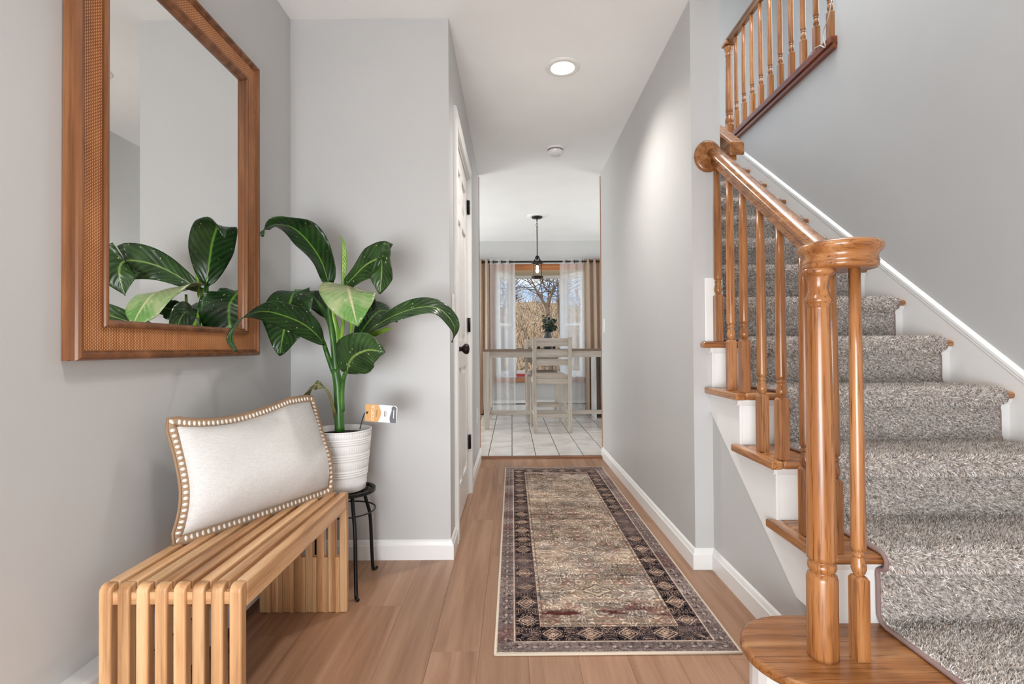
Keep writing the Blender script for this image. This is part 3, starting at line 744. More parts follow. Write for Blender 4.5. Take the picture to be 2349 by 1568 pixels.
wa = t.noise(t.mapping((1, 1, 14)), 55, 2); wb = t.noise(t.mapping((14, 14, 1)), 55, 2); f = t.math('MULTIPLY_ADD', wa, .5, t.math('MULTIPLY', wb, .5))
t.l(t.ramp(f, [(.3, rgba((196, 193, 189))), (.6, rgba((219, 217, 214)))]), t.b.inputs['Base Color']); t.set(Roughness=.9); t.bump(f, .35, .0015)
o = mb.build('cushion', t.m, pw)
bm = bmesh.new(); bm.from_mesh(o.data); bmesh.ops.remove_doubles(bm, verts=bm.verts, dist=.0005); bmesh.ops.recalc_face_normals(bm, faces=bm.faces); bm.to_mesh(o.data); bm.free()
loop = [(i/40, 0) for i in range(40)]+[(1, i/24) for i in range(24)]+[(1-i/40, 1) for i in range(40)]+[(0, 1-i/24) for i in range(24)]
pts = [pil(u, v, 0) for u, v in loop]; cen = (cBL+cBR+cTL+cTR)/4; fr = []
for i, p in enumerate(pts):
    tg = (pts[(i+1) % len(pts)]-pts[i-1]).normalized(); outw = tg.cross(nP_).normalized()
    if outw.dot(p-cen) < 0: outw = -outw
    fr.append((p+outw*.008-PL0, outw, nP_))
jut = plain('jute_crochet', (168, 140, 112), .9)
MB().sweep([(.013*math.cos(a), .0045*math.sin(a)) for a in [2*PI*k/10 for k in range(10)]], fr, closed=True).build('trim_band', jut, pw)
mb = MB(); 
for sgn in (.0125, -.0105): mb.tube([f_[0]+f_[1]*sgn for f_ in fr]+[fr[0][0]+fr[0][1]*sgn], .0042, 6, cap=False)
mb.build('trim_cord', plain('jute_cord', (150, 122, 96), .9), pw)
mb = MB(); per = [0]
for i in range(len(pts)): per.append(per[-1]+(pts[(i+1) % len(pts)]-pts[i]).length)
ns = int(per[-1]/.0155)
for k in range(ns):
    d_ = per[-1]*k/ns; i = max(j for j in range(len(per)) if per[j] <= d_+1e-9) % len(fr)
    f0, f1 = fr[i], fr[(i+1) % len(fr)]; tt_ = (d_-per[i])/max(1e-6, per[i+1]-per[i])
    o_ = f0[0].lerp(f1[0], tt_); A_ = f0[1].lerp(f1[1], tt_).normalized(); T_ = A_.cross(nP_)
    for sd in (1,):
        vs = []; fs = []
        for a_, b_ in ((1, 0), (.7, .6), (0, 1)):
            for q in range(8):
                an = 2*PI*q/8; vs.append(o_+A_*(.0080*a_*math.cos(an))+T_*(.0058*a_*math.sin(an))+nP_*(.003+.0035*b_))
        fs = [(r_*8+q, r_*8+(q+1) % 8, r_*8+8+(q+1) % 8, r_*8+8+q) for r_ in range(2) for q in range(8)]
        mb.add(vs, fs, True)
o = mb.build('stitching', plain('white_yarn', (236, 230, 222), .9), pw); o['kind'] = 'stuff'

# ================================================================= plant stand
SX_, SY_, SZ_ = -.672, 2.06, .386
ps = thing('plant_stand', 'black metal three-legged plant stand with pierced round top', 'plant stand', (SX_, SY_, 0))
mb = MB()
def annulus(mb, r0, r1, z0, z1, n=40):
    vs = []; fs = []
    for i in range(n):
        a = 2*PI*i/n; c, s_ = math.cos(a), math.sin(a); vs += [(r0*c, r0*s_, z0), (r1*c, r1*s_, z0), (r1*c, r1*s_, z1), (r0*c, r0*s_, z1)]
    for i in range(n):
        j = (i+1) % n; fs += [(i*4+k, i*4+(k+1) % 4, j*4+(k+1) % 4, j*4+k) for k in range(4)]
    mb.add(vs, fs)
annulus(mb, .098, .113, SZ_-.012, SZ_); annulus(mb, .066, .078, SZ_-.008, SZ_-.001); annulus(mb, .0, .020, SZ_-.008, SZ_-.001)
for k in range(16):
    a = 2*PI*k/16; mb.tube([(.076*math.cos(a), .076*math.sin(a), SZ_-.004), (.101*math.cos(a+.1), .101*math.sin(a+.1), SZ_-.004)], .004, 6)
for k in range(8):
    a = 2*PI*k/8; mb.tube([(.015*math.cos(a), .015*math.sin(a), SZ_-.005), (.068*math.cos(a), .068*math.sin(a), SZ_-.005)], .004, 6)
mb.build('top', M['black'], ps)
for fx, fy in ((-.595, 1.934), (-.599, 2.190), (-.812, 2.062)):
    d = Vector((fx-SX_, fy-SY_, 0)); R_ = d.length; d.normalize()
    pts = spline([d*(.085)+Vector((0, 0, SZ_-.012)), d*(.108)+Vector((0, 0, SZ_-.08)), d*.128+Vector((0, 0, .24)), d*(R_-.012)+Vector((0, 0, .10)), d*(R_-.006)+Vector((0, 0, .02)), d*(R_+.002)+Vector((0, 0, .006)), d*(R_+.020)+Vector((0, 0, .007))], 26)
    MB().tube(pts, [.0075 if i < 22 else .0065 for i in range(26)], 10).build('leg', M['black'], ps)
rg = [((.112)*math.cos(2*PI*i/36), .112*math.sin(2*PI*i/36), SZ_-.085) for i in range(37)]
MB().tube(rg, .003, 6, cap=False).build('brace_ring', M['black'], ps)

# ================================================================= potted plant
PX_, PY_ = -.692, 2.055
pp = thing('potted_plant', 'tall leafy dumb cane plant in a ribbed white pot on the black stand', 'plant', (PX_, PY_, SZ_))
PO = Vector((PX_, PY_, SZ_))
HP_ = .242; n = 216; rows = []
def rbase(z): return .094+(.118-.094)*(z/HP_)**.9
def add_row(z, dr=0, fl=0): rows.append((z, dr, fl))
add_row(0, -.006); add_row(.003, 0); add_row(.020, 0); add_row(.022, 0, 1); add_row(.030, 0, 1); add_row(.032, 0)
def flutes(a, b): add_row(a, 0); add_row(a+.002, 0, 1); add_row(b-.002, 0, 1); add_row(b, 0)
def beads(a, b, k=3):
    for i in range(k*6+1): 
        z = a+(b-a)*i/(k*6); add_row(z, .0022*abs(math.sin(PI*k*(z-a)/(b-a))))
add_row(.058, 0); beads(.060, .088); flutes(.090, .122); beads(.124, .152); flutes(.154, .186); beads(.188, .212); flutes(.214, .236)
add_row(.237, .0015); add_row(.242, .002); add_row(.2425, -.001); add_row(.240, -.004); add_row(.215, -.010)
vs = []; fs = []
for z, dr, fl_ in rows:
    for i in range(n):
        a = 2*PI*i/n; r_ = rbase(z)+dr+(fl_*.0016*(1 if (i % 3) else -.6)); vs.append((r_*math.cos(a), r_*math.sin(a), z))
for k in range(len(rows)-1):
    for i in range(n): fs.append((k*n+i, k*n+(i+1) % n, (k+1)*n+(i+1) % n, (k+1)*n+i))
fs.append(tuple(range(n-1, -1, -1)))
mb = MB(); mb.add(vs, fs, True); mb.build('pot', plain('matte_white_pot', (232, 231, 229), .45), pp)
t = NT('potting_soil'); nn = t.noise(t.mapping(), 160, 4); t.l(t.ramp(nn, [(.3, rgba((16, 12, 10))), (.7, rgba((52, 42, 34)))]), t.b.inputs['Base Color']); t.set(Roughness=.95); t.bump(nn, .8, .006)
MB().lathe([(.104, .200), (.106, .219), (.05, .224), (0, .226)], n=32).build('soil', t.m, pp)

def leaf_mat(name, dark, mid, rib, pale=None, rough=.32):
    t = NT(name); uv = t.n('UVMap'); s_ = t.n('SeparateXYZ'); t.l(uv.outputs[0], s_.inputs[0])
    c = t.math('ABSOLUTE', t.math('SUBTRACT', s_.outputs['X'], .5))
    nz = t.noise(t.mapping(), 14, 3); base = t.ramp(nz, [(.35, rgba(dark)), (.7, rgba(mid))])
    vein = t.math('SINE', t.math('MULTIPLY', t.math('SUBTRACT', s_.outputs['Y'], t.math('MULTIPLY', c, .35)), 95))
    base = t.mixc(t.math('MULTIPLY', t.math('MAXIMUM', vein, 0), .09), base, rgba(rib))
    if pale:
        pm_ = t.ramp(t.math('ADD', t.math('MULTIPLY', nz, .6), t.math('MULTIPLY', s_.outputs['Y'], -.35)), [(.0, (0, 0, 0, 1)), (.32, (1, 1, 1, 1))])
        base = t.mixc(pm_, base, rgba(pale))
    sp = t.noise(t.mapping((1, 1, 1)), 95, 1); base = t.mixc(t.ramp(sp, [(.73, (0, 0, 0, 1)), (.76, (1, 1, 1, 1))]), base, rgba((206, 214, 160)))
    mask = t.ramp(c, [(.012, (1, 1, 1, 1)), (.035, (0, 0, 0, 1))])
    base = t.mixc(mask, base, rgba(rib)); t.l(base, t.b.inputs['Base Color'])
    t.set(Roughness=rough); t.bump(vein, .25, .002); return t.m
LM = leaf_mat('dark_leaf', (12, 36, 15), (30, 68, 26), (100, 146, 52))
LM2 = leaf_mat('olive_leaf', (24, 50, 20), (52, 84, 38), (128, 158, 80))
LMP = leaf_mat('pale_leaf', (92, 140, 66), (122, 164, 88), (196, 190, 150), (196, 186, 156))
LMY = leaf_mat('young_leaf', (96, 140, 40), (140, 176, 64), (176, 200, 100))
LMD = leaf_mat('dry_leaf', (84, 84, 44), (116, 112, 64), (150, 140, 90))
def W(x, y, Y): return at(x, y, Y=Y)
def leaf(mid, width, side0, side1=None, mat=LM, fold=.25, curl=.0, w0=.12, peak=.42, ripple=.006, N=30, Mx=12, name='leaf', tail=1.0):
    P_ = spline(mid, N); keys = [Vector(k_) for k_ in (side0 if isinstance(side0[0], (tuple, list)) else ([side0, side1] if side1 is not None else [side0, side0]))]
    vs = []; uvs = []
    for i, p in enumerate(P_):
        t_ = i/(N-1); T_ = (P_[min(i+1, N-1)]-P_[max(i-1, 0)]).normalized(); kk = t_*(len(keys)-1); ki = min(int(kk), len(keys)-2); s_ = keys[ki].lerp(keys[ki+1], kk-ki)
        S = (s_-T_*s_.dot(T_)).normalized(); Nn = T_.cross(S).normalized()
        k = t_/peak if t_ < peak else (1-t_)/(1-peak)
        k = math.sin(PI/2*min(1, max(0, k)))
        wd = width*(k**(.75 if t_ < peak else tail)) + width*w0*max(0, 1-t_*6)
        for j in range(Mx+1):
            c = j/Mx*2-1; h_ = fold*abs(c)*wd-curl*c*c*wd+ripple*math.sin(t_*16+c*1.5)*abs(c)**1.5
            vs.append(p+S*(c*wd)+Nn*h_-PO); uvs.append((j/Mx, t_))
    fs = [(i*(Mx+1)+j, i*(Mx+1)+j+1, (i+1)*(Mx+1)+j+1, (i+1)*(Mx+1)+j) for i in range(N-1) for j in range(Mx)]
    me = bpy.data.meshes.new(name); me.from_pydata([tuple(v) for v in vs], [], fs)
    ul = me.uv_layers.new(name='UVMap')
    for l in me.loops: ul.data[l.index].uv = uvs[l.vertex_index]
    me.polygons.foreach_set('use_smooth', [True]*len(me.polygons))
    o = link(name, me, mat, pp); md = o.modifiers.new('thick', 'SOLIDIFY'); md.thickness = .0012; md.offset = 0
    return o
stemm = NT('plant_stem'); nz = stemm.noise(stemm.mapping((6, 6, 1)), 9, 3); stemm.l(stemm.ramp(nz, [(.3, rgba((28, 70, 24))), (.7, rgba((74, 124, 46)))]), stemm.b.inputs['Base Color']); stemm.set(Roughness=.35)
ym = NT('young_stem'); nz = ym.noise(ym.mapping((6, 6, 1)), 9, 3); ym.l(ym.ramp(nz, [(.3, rgba((96, 146, 40))), (.7, rgba((150, 188, 70)))]), ym.b.inputs['Base Color']); ym.set(Roughness=.35)
def stem(pts, r0, r1, mat=None, name='petiole'):
    p = spline(pts, 18); return MB().tube([q-PO for q in p], [r0+(r1-r0)*i/17 for i in range(18)], 10).build(name, mat or stemm.m, pp)
Yc = 2.05
def zp(zx, zy, Y=Yc): return W(500+zx/2.703, 480+zy/2.703, Y)
# trunk
stem([zp(755, 1375), zp(752, 1280), zp(748, 1180), zp(742, 1080), zp(728, 990)], .020, .017, name='stem')
stem([zp(770, 1250), zp(768, 1150, 2.04), zp(776, 1060, 2.03), zp(795, 1000, 2.01)], .011, .008)
stem([zp(735, 1050), zp(700, 960), zp(672, 880), zp(648, 810, 2.02), zp(610, 770, 1.99)], .012, .007)
stem([zp(735, 1040), zp(722, 900), zp(710, 780), zp(690, 640), zp(688, 470)], .014, .008)
stem([zp(742, 900, 2.07), zp(735, 760, 2.07), zp(710, 640, 2.06), zp(700, 520, 2.06)], .017, .007, ym.m)
stem([zp(748, 900), zp(770, 760), zp(778, 640, 2.08), zp(770, 480, 2.09)], .009, .006, ym.m)
stem([zp(752, 920), zp(820, 780), zp(826, 640, 2.06), zp(815, 520, 2.05)], .008, .005, ym.m)
stem([zp(745, 960), zp(800, 880), zp(880, 800, 2.02)], .010, .007)
stem([zp(720, 880), zp(695, 720), zp(650, 630, 2.09), zp(560, 520, 2.08), zp(478, 505, 2.045)], .010, .006)
stem([zp(728, 1290), zp(718, 1240, 2.01), zp(690, 1150, 1.99), zp(655, 1100, 1.98)], .008, .004, LMD)
# leaves (petiole end -> tip)
leaf([zp(690, 470, 2.05), zp(640, 320, 2.03), zp(560, 200, 1.99), zp(470, 118, 1.95), zp(380, 92, 1.90), zp(310, 110, 1.87), zp(266, 165, 1.86)], .080, (.80, -.45, .35), (.5, -.8, .2), LM, fold=.18, peak=.30, tail=1.15, ripple=.009)
leaf([zp(768, 540, 2.07), zp(770, 420, 2.07), zp(772, 310, 2.06), zp(772, 220, 2.05), zp(753, 152, 2.05)], .013, (1, -.3, 0), mat=LMY, fold=.9, peak=.45, ripple=0)
leaf([zp(768, 495, 2.08), zp(840, 420, 2.05), zp(910, 350, 2.01), zp(975, 312, 1.97), zp(1012, 312, 1.93), zp(1016, 370, 1.915), zp(1012, 445, 1.92), zp(1004, 525, 1.93)], .076, [(.62, -.30, -.62), (.62, -.30, -.62), (.6, -.35, -.6), (.45, -.7, -.45), (.6, -.75, .0), (.97, -.25, .1), (.97, -.2, .1)], None, LM2, fold=.08, peak=.62, N=40)
leaf([zp(800, 470, 2.10), zp(806, 478, 1.99), zp(815, 520, 1.92), zp(842, 630, 1.885), zp(866, 726, 1.875)], .106, (1, .1, -.26), (1, .0, -.1), LMP, fold=-.10, peak=.36, w0=.45, tail=1.0)
leaf([zp(880, 805, 2.02), zp(960, 735, 1.99), zp(1090, 660, 1.95), zp(1240, 610, 1.93), zp(1360, 612, 1.93), zp(1440, 680, 1.94), zp(1468, 750, 1.95), zp(1450, 825, 1.96)], .047, (-.2, .65, .75), (.7, .5, .5), LM2, fold=.16, peak=.36, ripple=.005)
leaf([zp(860, 800, 2.1), zp(930, 700, 2.14), zp(1000, 630, 2.18), zp(1070, 640, 2.2), zp(1110, 700, 2.2)], .070, (.5, -.4, -.75), (.9, 0, -.4), LM, fold=.1, peak=.45)
leaf([zp(900, 800, 2.06), zp(960, 775, 2.05), zp(1040, 745, 2.04), zp(1085, 733, 2.03)], .011, (0, -.3, 1), mat=LMY, fold=.8, peak=.3, ripple=0)
leaf([zp(660, 835, 2.02), zp(600, 765, 1.97), zp(520, 705, 1.91), zp(420, 662, 1.84), zp(300, 632, 1.76), zp(190, 650, 1.69), zp(110, 720, 1.64), zp(75, 800, 1.62), zp(115, 885, 1.61)], .048, (.35, .3, .88), (.9, -.1, .45), LM, fold=.12, peak=.26)
leaf([zp(520, 505, 2.07), zp(470, 520, 2.03), zp(445, 590, 1.985), zp(422, 700, 1.97), zp(400, 800, 1.97), zp(385, 908, 1.98)], .106, (1, -.15, .10), (1, -.1, .1), LM, fold=.1, peak=.42, w0=.4, tail=.85)
leaf([zp(700, 680, 2.12), zp(650, 600, 2.15), zp(580, 540, 2.17), zp(490, 520, 2.18)], .045, (.3, .5, .8), mat=LM, fold=.1, peak=.5)
leaf([zp(800, 1015, 2.01), zp(812, 955, 1.97), zp(850, 905, 1.93), zp(925, 872, 1.90), zp(985, 875, 1.89), zp(1035, 886, 1.89)], .084, (-.62, -.25, .62), (-.2, -.2, 1), LM2, fold=-.12, peak=.34, w0=.25)
leaf([zp(655, 1102, 1.98), zp(610, 1085, 1.97), zp(570, 1105, 1.97), zp(540, 1160, 1.97), zp(525, 1230, 1.975)], .022, (.5, .5, .6), mat=LMD, fold=.4, peak=.4)
leaf([zp(760, 650, 2.10), zp(880, 620, 2.06), zp(940, 600, 2.03), zp(960, 640, 2.0)], .045, (.3, -.6, -.7), mat=LM, fold=.1, peak=.5)

# ---------------------------------------------------------------- plant tag
C = [zp(915, 1206, 1.99), zp(1112, 1218, 1.985), zp(1104, 1328, 1.985), zp(910, 1312, 1.99)]
ex = (C[1]-C[0]); tl = ex.length; ex.normalize(); ez = (C[0]-C[3]); thh = ez.length; ez = (ez-ex*ez.dot(ex)).normalized(); ey = ez.cross(ex)
tg = thing('plant_tag', 'orange, white and dark grey plant care tag standing in the white pot', 'tag', tuple(C[3]))
TMx = Matrix((( ex.x, ey.x, ez.x), (ex.y, ey.y, ez.y), (ex.z, ey.z, ez.z))).to_4x4()
tg.rotation_euler = TMx.to_euler()
# local: x along the card, z up, front face at -y? pick the side facing the camera
fy = -1 if (ey.dot(Vector((0, 0, CAM_H))-C[3]) < 0) else 1
def rounded(l, h, r):
    return [(0, 0), (l, 0), (l, h-r)]+[(l-r+r*math.cos(a), h-r+r*math.sin(a)) for a in [PI/2*i/6 for i in range(7)]]+[(0, h)]
MB().prism(rounded(tl, thh, .012), 'Y', -.0004, .0004).build('card', plain('tag_white', (236, 234, 236), .4), tg)
def wave(x0, amp, h, n=16): return [(x0+amp*math.sin(PI*(i/n)*1.0)**1.5, h*i/n) for i in range(n+1)]
MB().prism([(0, 0)]+wave(tl*.42, tl*.085, thh)+[(0, thh)], 'Y', fy*.0004, fy*.0008).build('print_orange', plain('tag_orange', (214, 160, 92), .4), tg)
wv_ = [(tl*.80-tl*.025*math.sin(2*PI*(i/16)), thh*i/16) for i in range(17)]
MB().prism([(tl-.0015, 0.0)]+[(p[0], p[1]) for p in wv_[:15]]+[(tl*.87, thh-.002), (tl-.012, thh-.002), (tl-.003, thh-.008)], 'Y', fy*.0004, fy*.0008).build('print_grey', plain('tag_grey', (86, 86, 92), .4), tg)
def text(body, size, x, z, mat, parent, name, depth=.0002):
    cu = bpy.data.curves.new(name, 'FONT'); cu.body = body; cu.size = size; cu.extrude = depth; cu.align_x = 'CENTER'; cu.align_y = 'CENTER'
    tmp = bpy.data.objects.new(name, cu); COL.objects.link(tmp)
    dg = bpy.context.evaluated_depsgraph_get(); me = bpy.data.meshes.new_from_object(tmp.evaluated_get(dg)); bpy.data.objects.remove(tmp)
    o = link(name, me, mat, parent)
    # text reads upwards: local text x -> +z, text y -> -x, facing fy
    R_ = Matrix(((0, -1, 0), (0, 0, fy), (1, 0, 0))) if fy < 0 else Matrix(((0, -1, 0), (0, 0, 1), (1, 0, 0)))
    o.matrix_local = Matrix.Translation((x, fy*.0010, z)) @ R_.to_4x4(); return o
wt = plain('tag_white_ink', (246, 244, 240), .4); bt = plain('tag_brown_ink', (120, 84, 48), .5); gt = plain('tag_dark_ink', (60, 60, 64), .5)
text('COSTA', thh*.27, tl*.245, thh*.50, wt, tg, 'lettering'); text('FARMS', thh*.13, tl*.365, thh*.5, bt, tg, 'lettering')
for i, (xx, hh, ww, mt) in enumerate(((tl*.60, .32, .0022, gt), (tl*.645, .36, .0009, gt), (tl*.68, .32, .0009, gt), (tl*.885, .48, .0026, wt))):
    MB().box(xx, xx+ww, fy*.0008, fy*.0012, thh*(.5-hh/2), thh*(.5+hh/2)).build('print_line', mt, tg)
Ti = TMx.inverted()
def tloc(p): return Ti @ (Vector(p)-C[3])
MB().tube([tloc(p) for p in spline([zp(880, 1362, 2.03), zp(895, 1305, 2.02), zp(908, 1268, 2.0), zp(925, 1255, 1.984), zp(922, 1268, 1.982)], 16)], .0022, 8).build('stake', plain('tag_stake', (54, 54, 56), .4), tg)

# ================================================================= rug
RW, RL = .760, 2.425
rg_ = (-.058, 1.577); NXr, NYr = 290, 926
X = (np.arange(NXr)+.5)/NXr*RW; Yv = (np.arange(NYr)+.5)/NYr*RL
gx, gy = np.meshgrid(X, Yv)                      # (NY, NX)
rr = np.random.RandomState(11)
def vnoise(fx, fy, oct=4, seed=0, ux=None, uy=None):
    r_ = np.random.RandomState(seed); tot = np.zeros_like(gx); amp = 1; s_ = 0
    qx = gx if ux is None else ux; qy = gy if uy is None else uy
    for o_ in range(oct):
        w_, h_ = int(RW*fx*2**o_)+4, int(RL*fy*2**o_)+4; g = r_.rand(h_, w_)
        u = qx*fx*2**o_; v_ = qy*fy*2**o_; i = u.astype(int); j = v_.astype(int); a = u-i; b = v_-j
        a = a*a*(3-2*a); b = b*b*(3-2*b); i2 = (i+1) % w_; j2 = (j+1) % h_; i = i % w_; j = j % h_
        tot += amp*((g[j, i]*(1-a)+g[j, i2]*a)*(1-b)+(g[j2, i]*(1-a)+g[j2, i2]*a)*b); s_ += amp; amp *= .6
    return tot/s_
def L_(c): return np.array(lin(c))
def put(base, cl, k): return base+(L_(cl)-base)*np.clip(k, 0, 1)[..., None]
edge = np.minimum(np.minimum(gx, RW-gx), np.minimum(gy, RL-gy))
navy = (edge > .066) & (edge <= .143); outer = edge <= .058
fade = np.clip((vnoise(4, 7, 5, 1)-.32)*2.6, 0, 1); abrash = np.clip((vnoise(3, 60, 4, 2)-.3)*2.4, 0, 1); wear = np.clip((vnoise(40, 90, 3, 7)-.30)*2.4, 0, 1)
# mirrored coordinates for the drawing of the field
fx_ = np.abs(gx-RW/2); pyc = np.abs(((gy+.02) % .40)-.20)
def lines(px, py, f, seed, wdt):
    n_ = vnoise(f, f, 2, seed, px, py); k = np.abs((n_*7) % 1-.5)*2; return np.clip((wdt-k)/wdt*1.6, 0, 1)
base = L_((122, 103, 89))+(L_((186, 166, 146))-L_((122, 103, 89)))*(.75*fade+.25*abrash)[..., None]
base = put(base, (120, 118, 120), np.clip((vnoise(5, 8, 3, 9)-.52)*3.5, 0, .45))
base = put(base, (226, 210, 192), lines(fx_, pyc, 17, 41, .42)*.9*np.clip(fade+.45, 0, 1)*(.4+.6*wear))
base = put(base, (66, 54, 50), lines(fx_, pyc, 21, 42, .34)*.85*np.clip(1.35-fade, .3, 1)*(.4+.6*wear))
base = put(base, (214, 198, 178), lines(fx_, pyc, 33, 43, .40)*.6*wear)
base = put(base, (150, 96, 78), np.clip((vnoise(30, 60, 2, 51, fx_, pyc)-.62)*5, 0, .5))
for cy in np.arange(.40, RL-.2, .40):
    dd = np.abs(gx-RW/2)/.066+np.abs(gy-cy)/.050+.18*(vnoise(40, 40, 2, 61)-.5)
    for lo, hi, cl, al in ((.86, 1.0, (80, 66, 58), .8), (.60, .86, (208, 186, 160), .65), (.32, .42, (100, 82, 70), .7), (.0, .24, (156, 116, 86), .7)):
        base = put(base, cl, ((dd >= lo) & (dd < hi))*al*(.5+.5*wear))
    base = put(base, (216, 196, 174), (np.abs(gy-cy-.005*np.sin(gx*70)) < .0035)*.6*wear)
    base = put(base, (84, 70, 62), (np.abs(gy-cy-.009-.005*np.sin(gx*70)) < .003)*.5*wear)
    for sx_ in (-1, 1):
        for ox, oy, rad in ((.15, .085, .036), (.165, -.09, .033), (.075, .125, .028), (.09, -.125, .026), (.20, .015, .022)):
            an = np.arctan2(gy-cy-oy, gx-RW/2-sx_*ox); rad_ = np.hypot(gx-RW/2-sx_*ox, gy-cy-oy); pet = rad*(.75+.25*np.cos(6*an))
            base = put(base, (212, 196, 178), (np.abs(rad_-pet) < .004)*.75*wear); base = put(base, (84, 70, 64), (np.abs(rad_-pet*.72) < .003)*.6*wear)
            base = put(base, (160, 116, 96), (rad_ < pet*.35)*.5)
for cy, sg, al in ((.235, .040, .95), (RL-.21, .03, .7), (.78, .02, .35), (1.30, .02, .35), (1.75, .02, .3)):
    base = put(base, (104, 46, 46), np.exp(-((gy-cy)/sg)**2)*np.clip((vnoise(12, 30, 3, 21)-.44)*5, 0, 1)*al)
col = base
# navy border
side = (np.minimum(gx, RW-gx) <= np.minimum(gy, RL-gy))
along = np.where(side, gy, gx); ac = edge-.1045
nv = L_((26, 25, 40))+(L_((74, 64, 70))-L_((26, 25, 40)))*np.clip((vnoise(6, 16, 4, 5)-.42)*2.6, 0, 1)[..., None]
per_ = .124; ph_ = (along/per_) % 1.0-.5; sy_ = np.abs(ph_)*per_; sa = np.abs(ac)
nv = put(nv, (190, 162, 144), lines(sa+.2, sy_+.3, 34, 71, .46)*.9*(.4+.6*wear))
nv = put(nv, (132, 104, 96), lines(sa+.5, sy_+.1, 46, 72, .42)*.7*wear)
alt = (np.floor(along/per_) % 2)
dm = sy_/(.044-.010*alt)+sa/.035+.15*(vnoise(60, 60, 2, 62)-.5)
for lo, hi, cl in ((.84, 1.0, (196, 168, 146)), (.66, .84, (76, 60, 60)), (.40, .66, (178, 150, 130)), (.28, .40, (82, 62, 58)), (.0, .28, (190, 164, 142))):
    nv = put(nv, cl, ((dm >= lo) & (dm < hi))*.9*(.55+.45*wear))
for o1, o2 in ((.5, .017), (.5, -.017)):
    q = ((along/per_-o1) % 1.0); q = np.minimum(q, 1-q)*per_; rad_ = np.hypot(q, ac-o2)
    nv = put(nv, (184, 156, 140), ((rad_ < .014) & (rad_ > .0085))*.85*wear); nv = put(nv, (188, 160, 142), (rad_ < .005)*.8)
nv = put(nv, (126, 108, 106), np.clip((vnoise(4, 9, 3, 88)-.55)*4, 0, .6))
col = np.where(navy[..., None], nv, col)
# outer guard border: faded mauve-grey scroll
og = L_((120, 104, 101))+(L_((176, 158, 149))-L_((120, 104, 101)))*(.5*fade+.5*wear)[..., None]
og = put(og, (72, 62, 66), (np.abs(edge-.032-.012*np.sin(along*2*PI/.05)) < .0045)*.6*wear)
og = put(og, (66, 56, 62), lines(edge+.2, np.abs((along % .1)-.05), 40, 91, .46)*.85*(.4+.6*wear))
og = put(og, (198, 180, 166), (np.hypot(((along % .05)/.05-.5)*.05, edge-.032) < .006)*.6)
og = put(og, (122, 74, 68), np.clip((vnoise(5, 9, 3, 33)-.58)*4, 0, .45))
col = np.where(outer[..., None], og, col)
for a, b, cl in ((.058, .062, (190, 172, 156)), (.062, .066, (84, 70, 68)), (.143, .147, (80, 64, 58)), (.147, .150, (186, 164, 144)), (.158, .161, (104, 86, 76))):
    k = (edge > a) & (edge <= b); col = np.where(k[..., None], L_(cl)*.75+col*.25, col)
col = col*(.88+.22*abrash)[..., None]; lum_ = col.mean(-1, keepdims=True); col = np.clip(col*np.clip(lum_/.25, .02, None)**.38, 0, 1)
col = col*rr.uniform(.80, 1.20, (NYr, NXr, 1))
col = np.where((edge < .006)[..., None], L_((206, 194, 178))*rr.uniform(.85, 1.1, (NYr, NXr, 1)), col)
V = np.zeros((NYr+1, NXr+1, 3)); V[..., 0] = np.linspace(0, RW, NXr+1)[None]; V[..., 1] = np.linspace(0, RL, NYr+1)[:, None]
V[..., 2] = .0085+rr.normal(0, .00018, (NYr+1, NXr+1))
V[0, :, 2] = V[-1, :, 2] = .0015; V[:, 0, 2] = V[:, -1, 2] = .0015
me = grid_mesh('runner_rug', V)
# very slight skew seen in the photo
ca = me.color_attributes.new('weave', 'FLOAT_COLOR', 'CORNER'); q = np.ones((NYr*NXr, 4, 4)); q[..., :3] = col.reshape(-1, 1, 3); ca.data.foreach_set('color', q.reshape(-1).astype('f'))
t = NT('rug_weave'); vc = t.n('VertexColor', layer_name='weave'); t.l(vc.outputs['Color'], t.b.inputs['Base Color']); t.set(Roughness=.95); t.b.inputs['Specular IOR Level'].default_value = .1
t.bump(t.noise(t.mapping(), 700, 2), .4, .001)
rug = link('runner_rug', me, t.m); rug.location = (rg_[0], rg_[1], 0)
tag(rug, 'faded beige patterned runner rug with navy border on the hall floor', 'rug')
by_ = MB().tube([(0, 0, .0045), (RW, 0, .0045), (RW, RL, .0045), (0, RL, .0045), (0, 0, .0045)], .0045, 8).build('bound_edge', plain('rug_edge', (206, 190, 170), .9), rug)

th_ = [at(1432, 1171, Z=.011), at(1438, 1168, Z=.0115), at(1446, 1170, Z=.011), at(1455, 1167, Z=.011)]
MB().tube([p-Vector((rg_[0], rg_[1], 0)) for p in spline(th_, 10)], .0022, 6).build('loose_thread', plain('thread_cream', (226, 212, 190), .9), rug)
# ================================================================= ceiling and wall fittings
def recessed(label, loc, watts, ang):
    lp = thing('recessed_light', label, 'ceiling light', loc)
    MB().lathe([(.093, 0), (.092, -.004), (.086, -.007), (.066, -.008), (.063, -.004), (.058, .006)], n=48, cap=False).build('trim_ring', M['white'], lp)
    prof = [(.064, -.006)]
    for i in range(5): prof += [(.063-.002*i, .000+.007*i), (.060-.002*i, .002+.007*i), (.060-.002*i, .006+.007*i)]
    MB().lathe(prof+[(.050, .038)], n=48, cap=False).build('baffle', plain('cream_baffle', (250, 240, 214), .5), lp)
    MB().lathe([(.0, .030), (.052, .030), (.052, .032), (0, .032)], n=32, cap=False).build('lens', emit('lamp_lens', (1, .96, .88), 14), lp)
    ll = bpy.data.lights.new('recessed_lamp', 'SPOT'); ll.energy = watts; ll.spot_size = math.radians(ang); ll.spot_blend = 1.0; ll.color = (1, .95, .91); ll.shadow_soft_size = .06
    lo = bpy.data.objects.new('recessed_lamp', ll); COL.objects.link(lo); lo.parent = lp; lo.location = (0, 0, -.012)
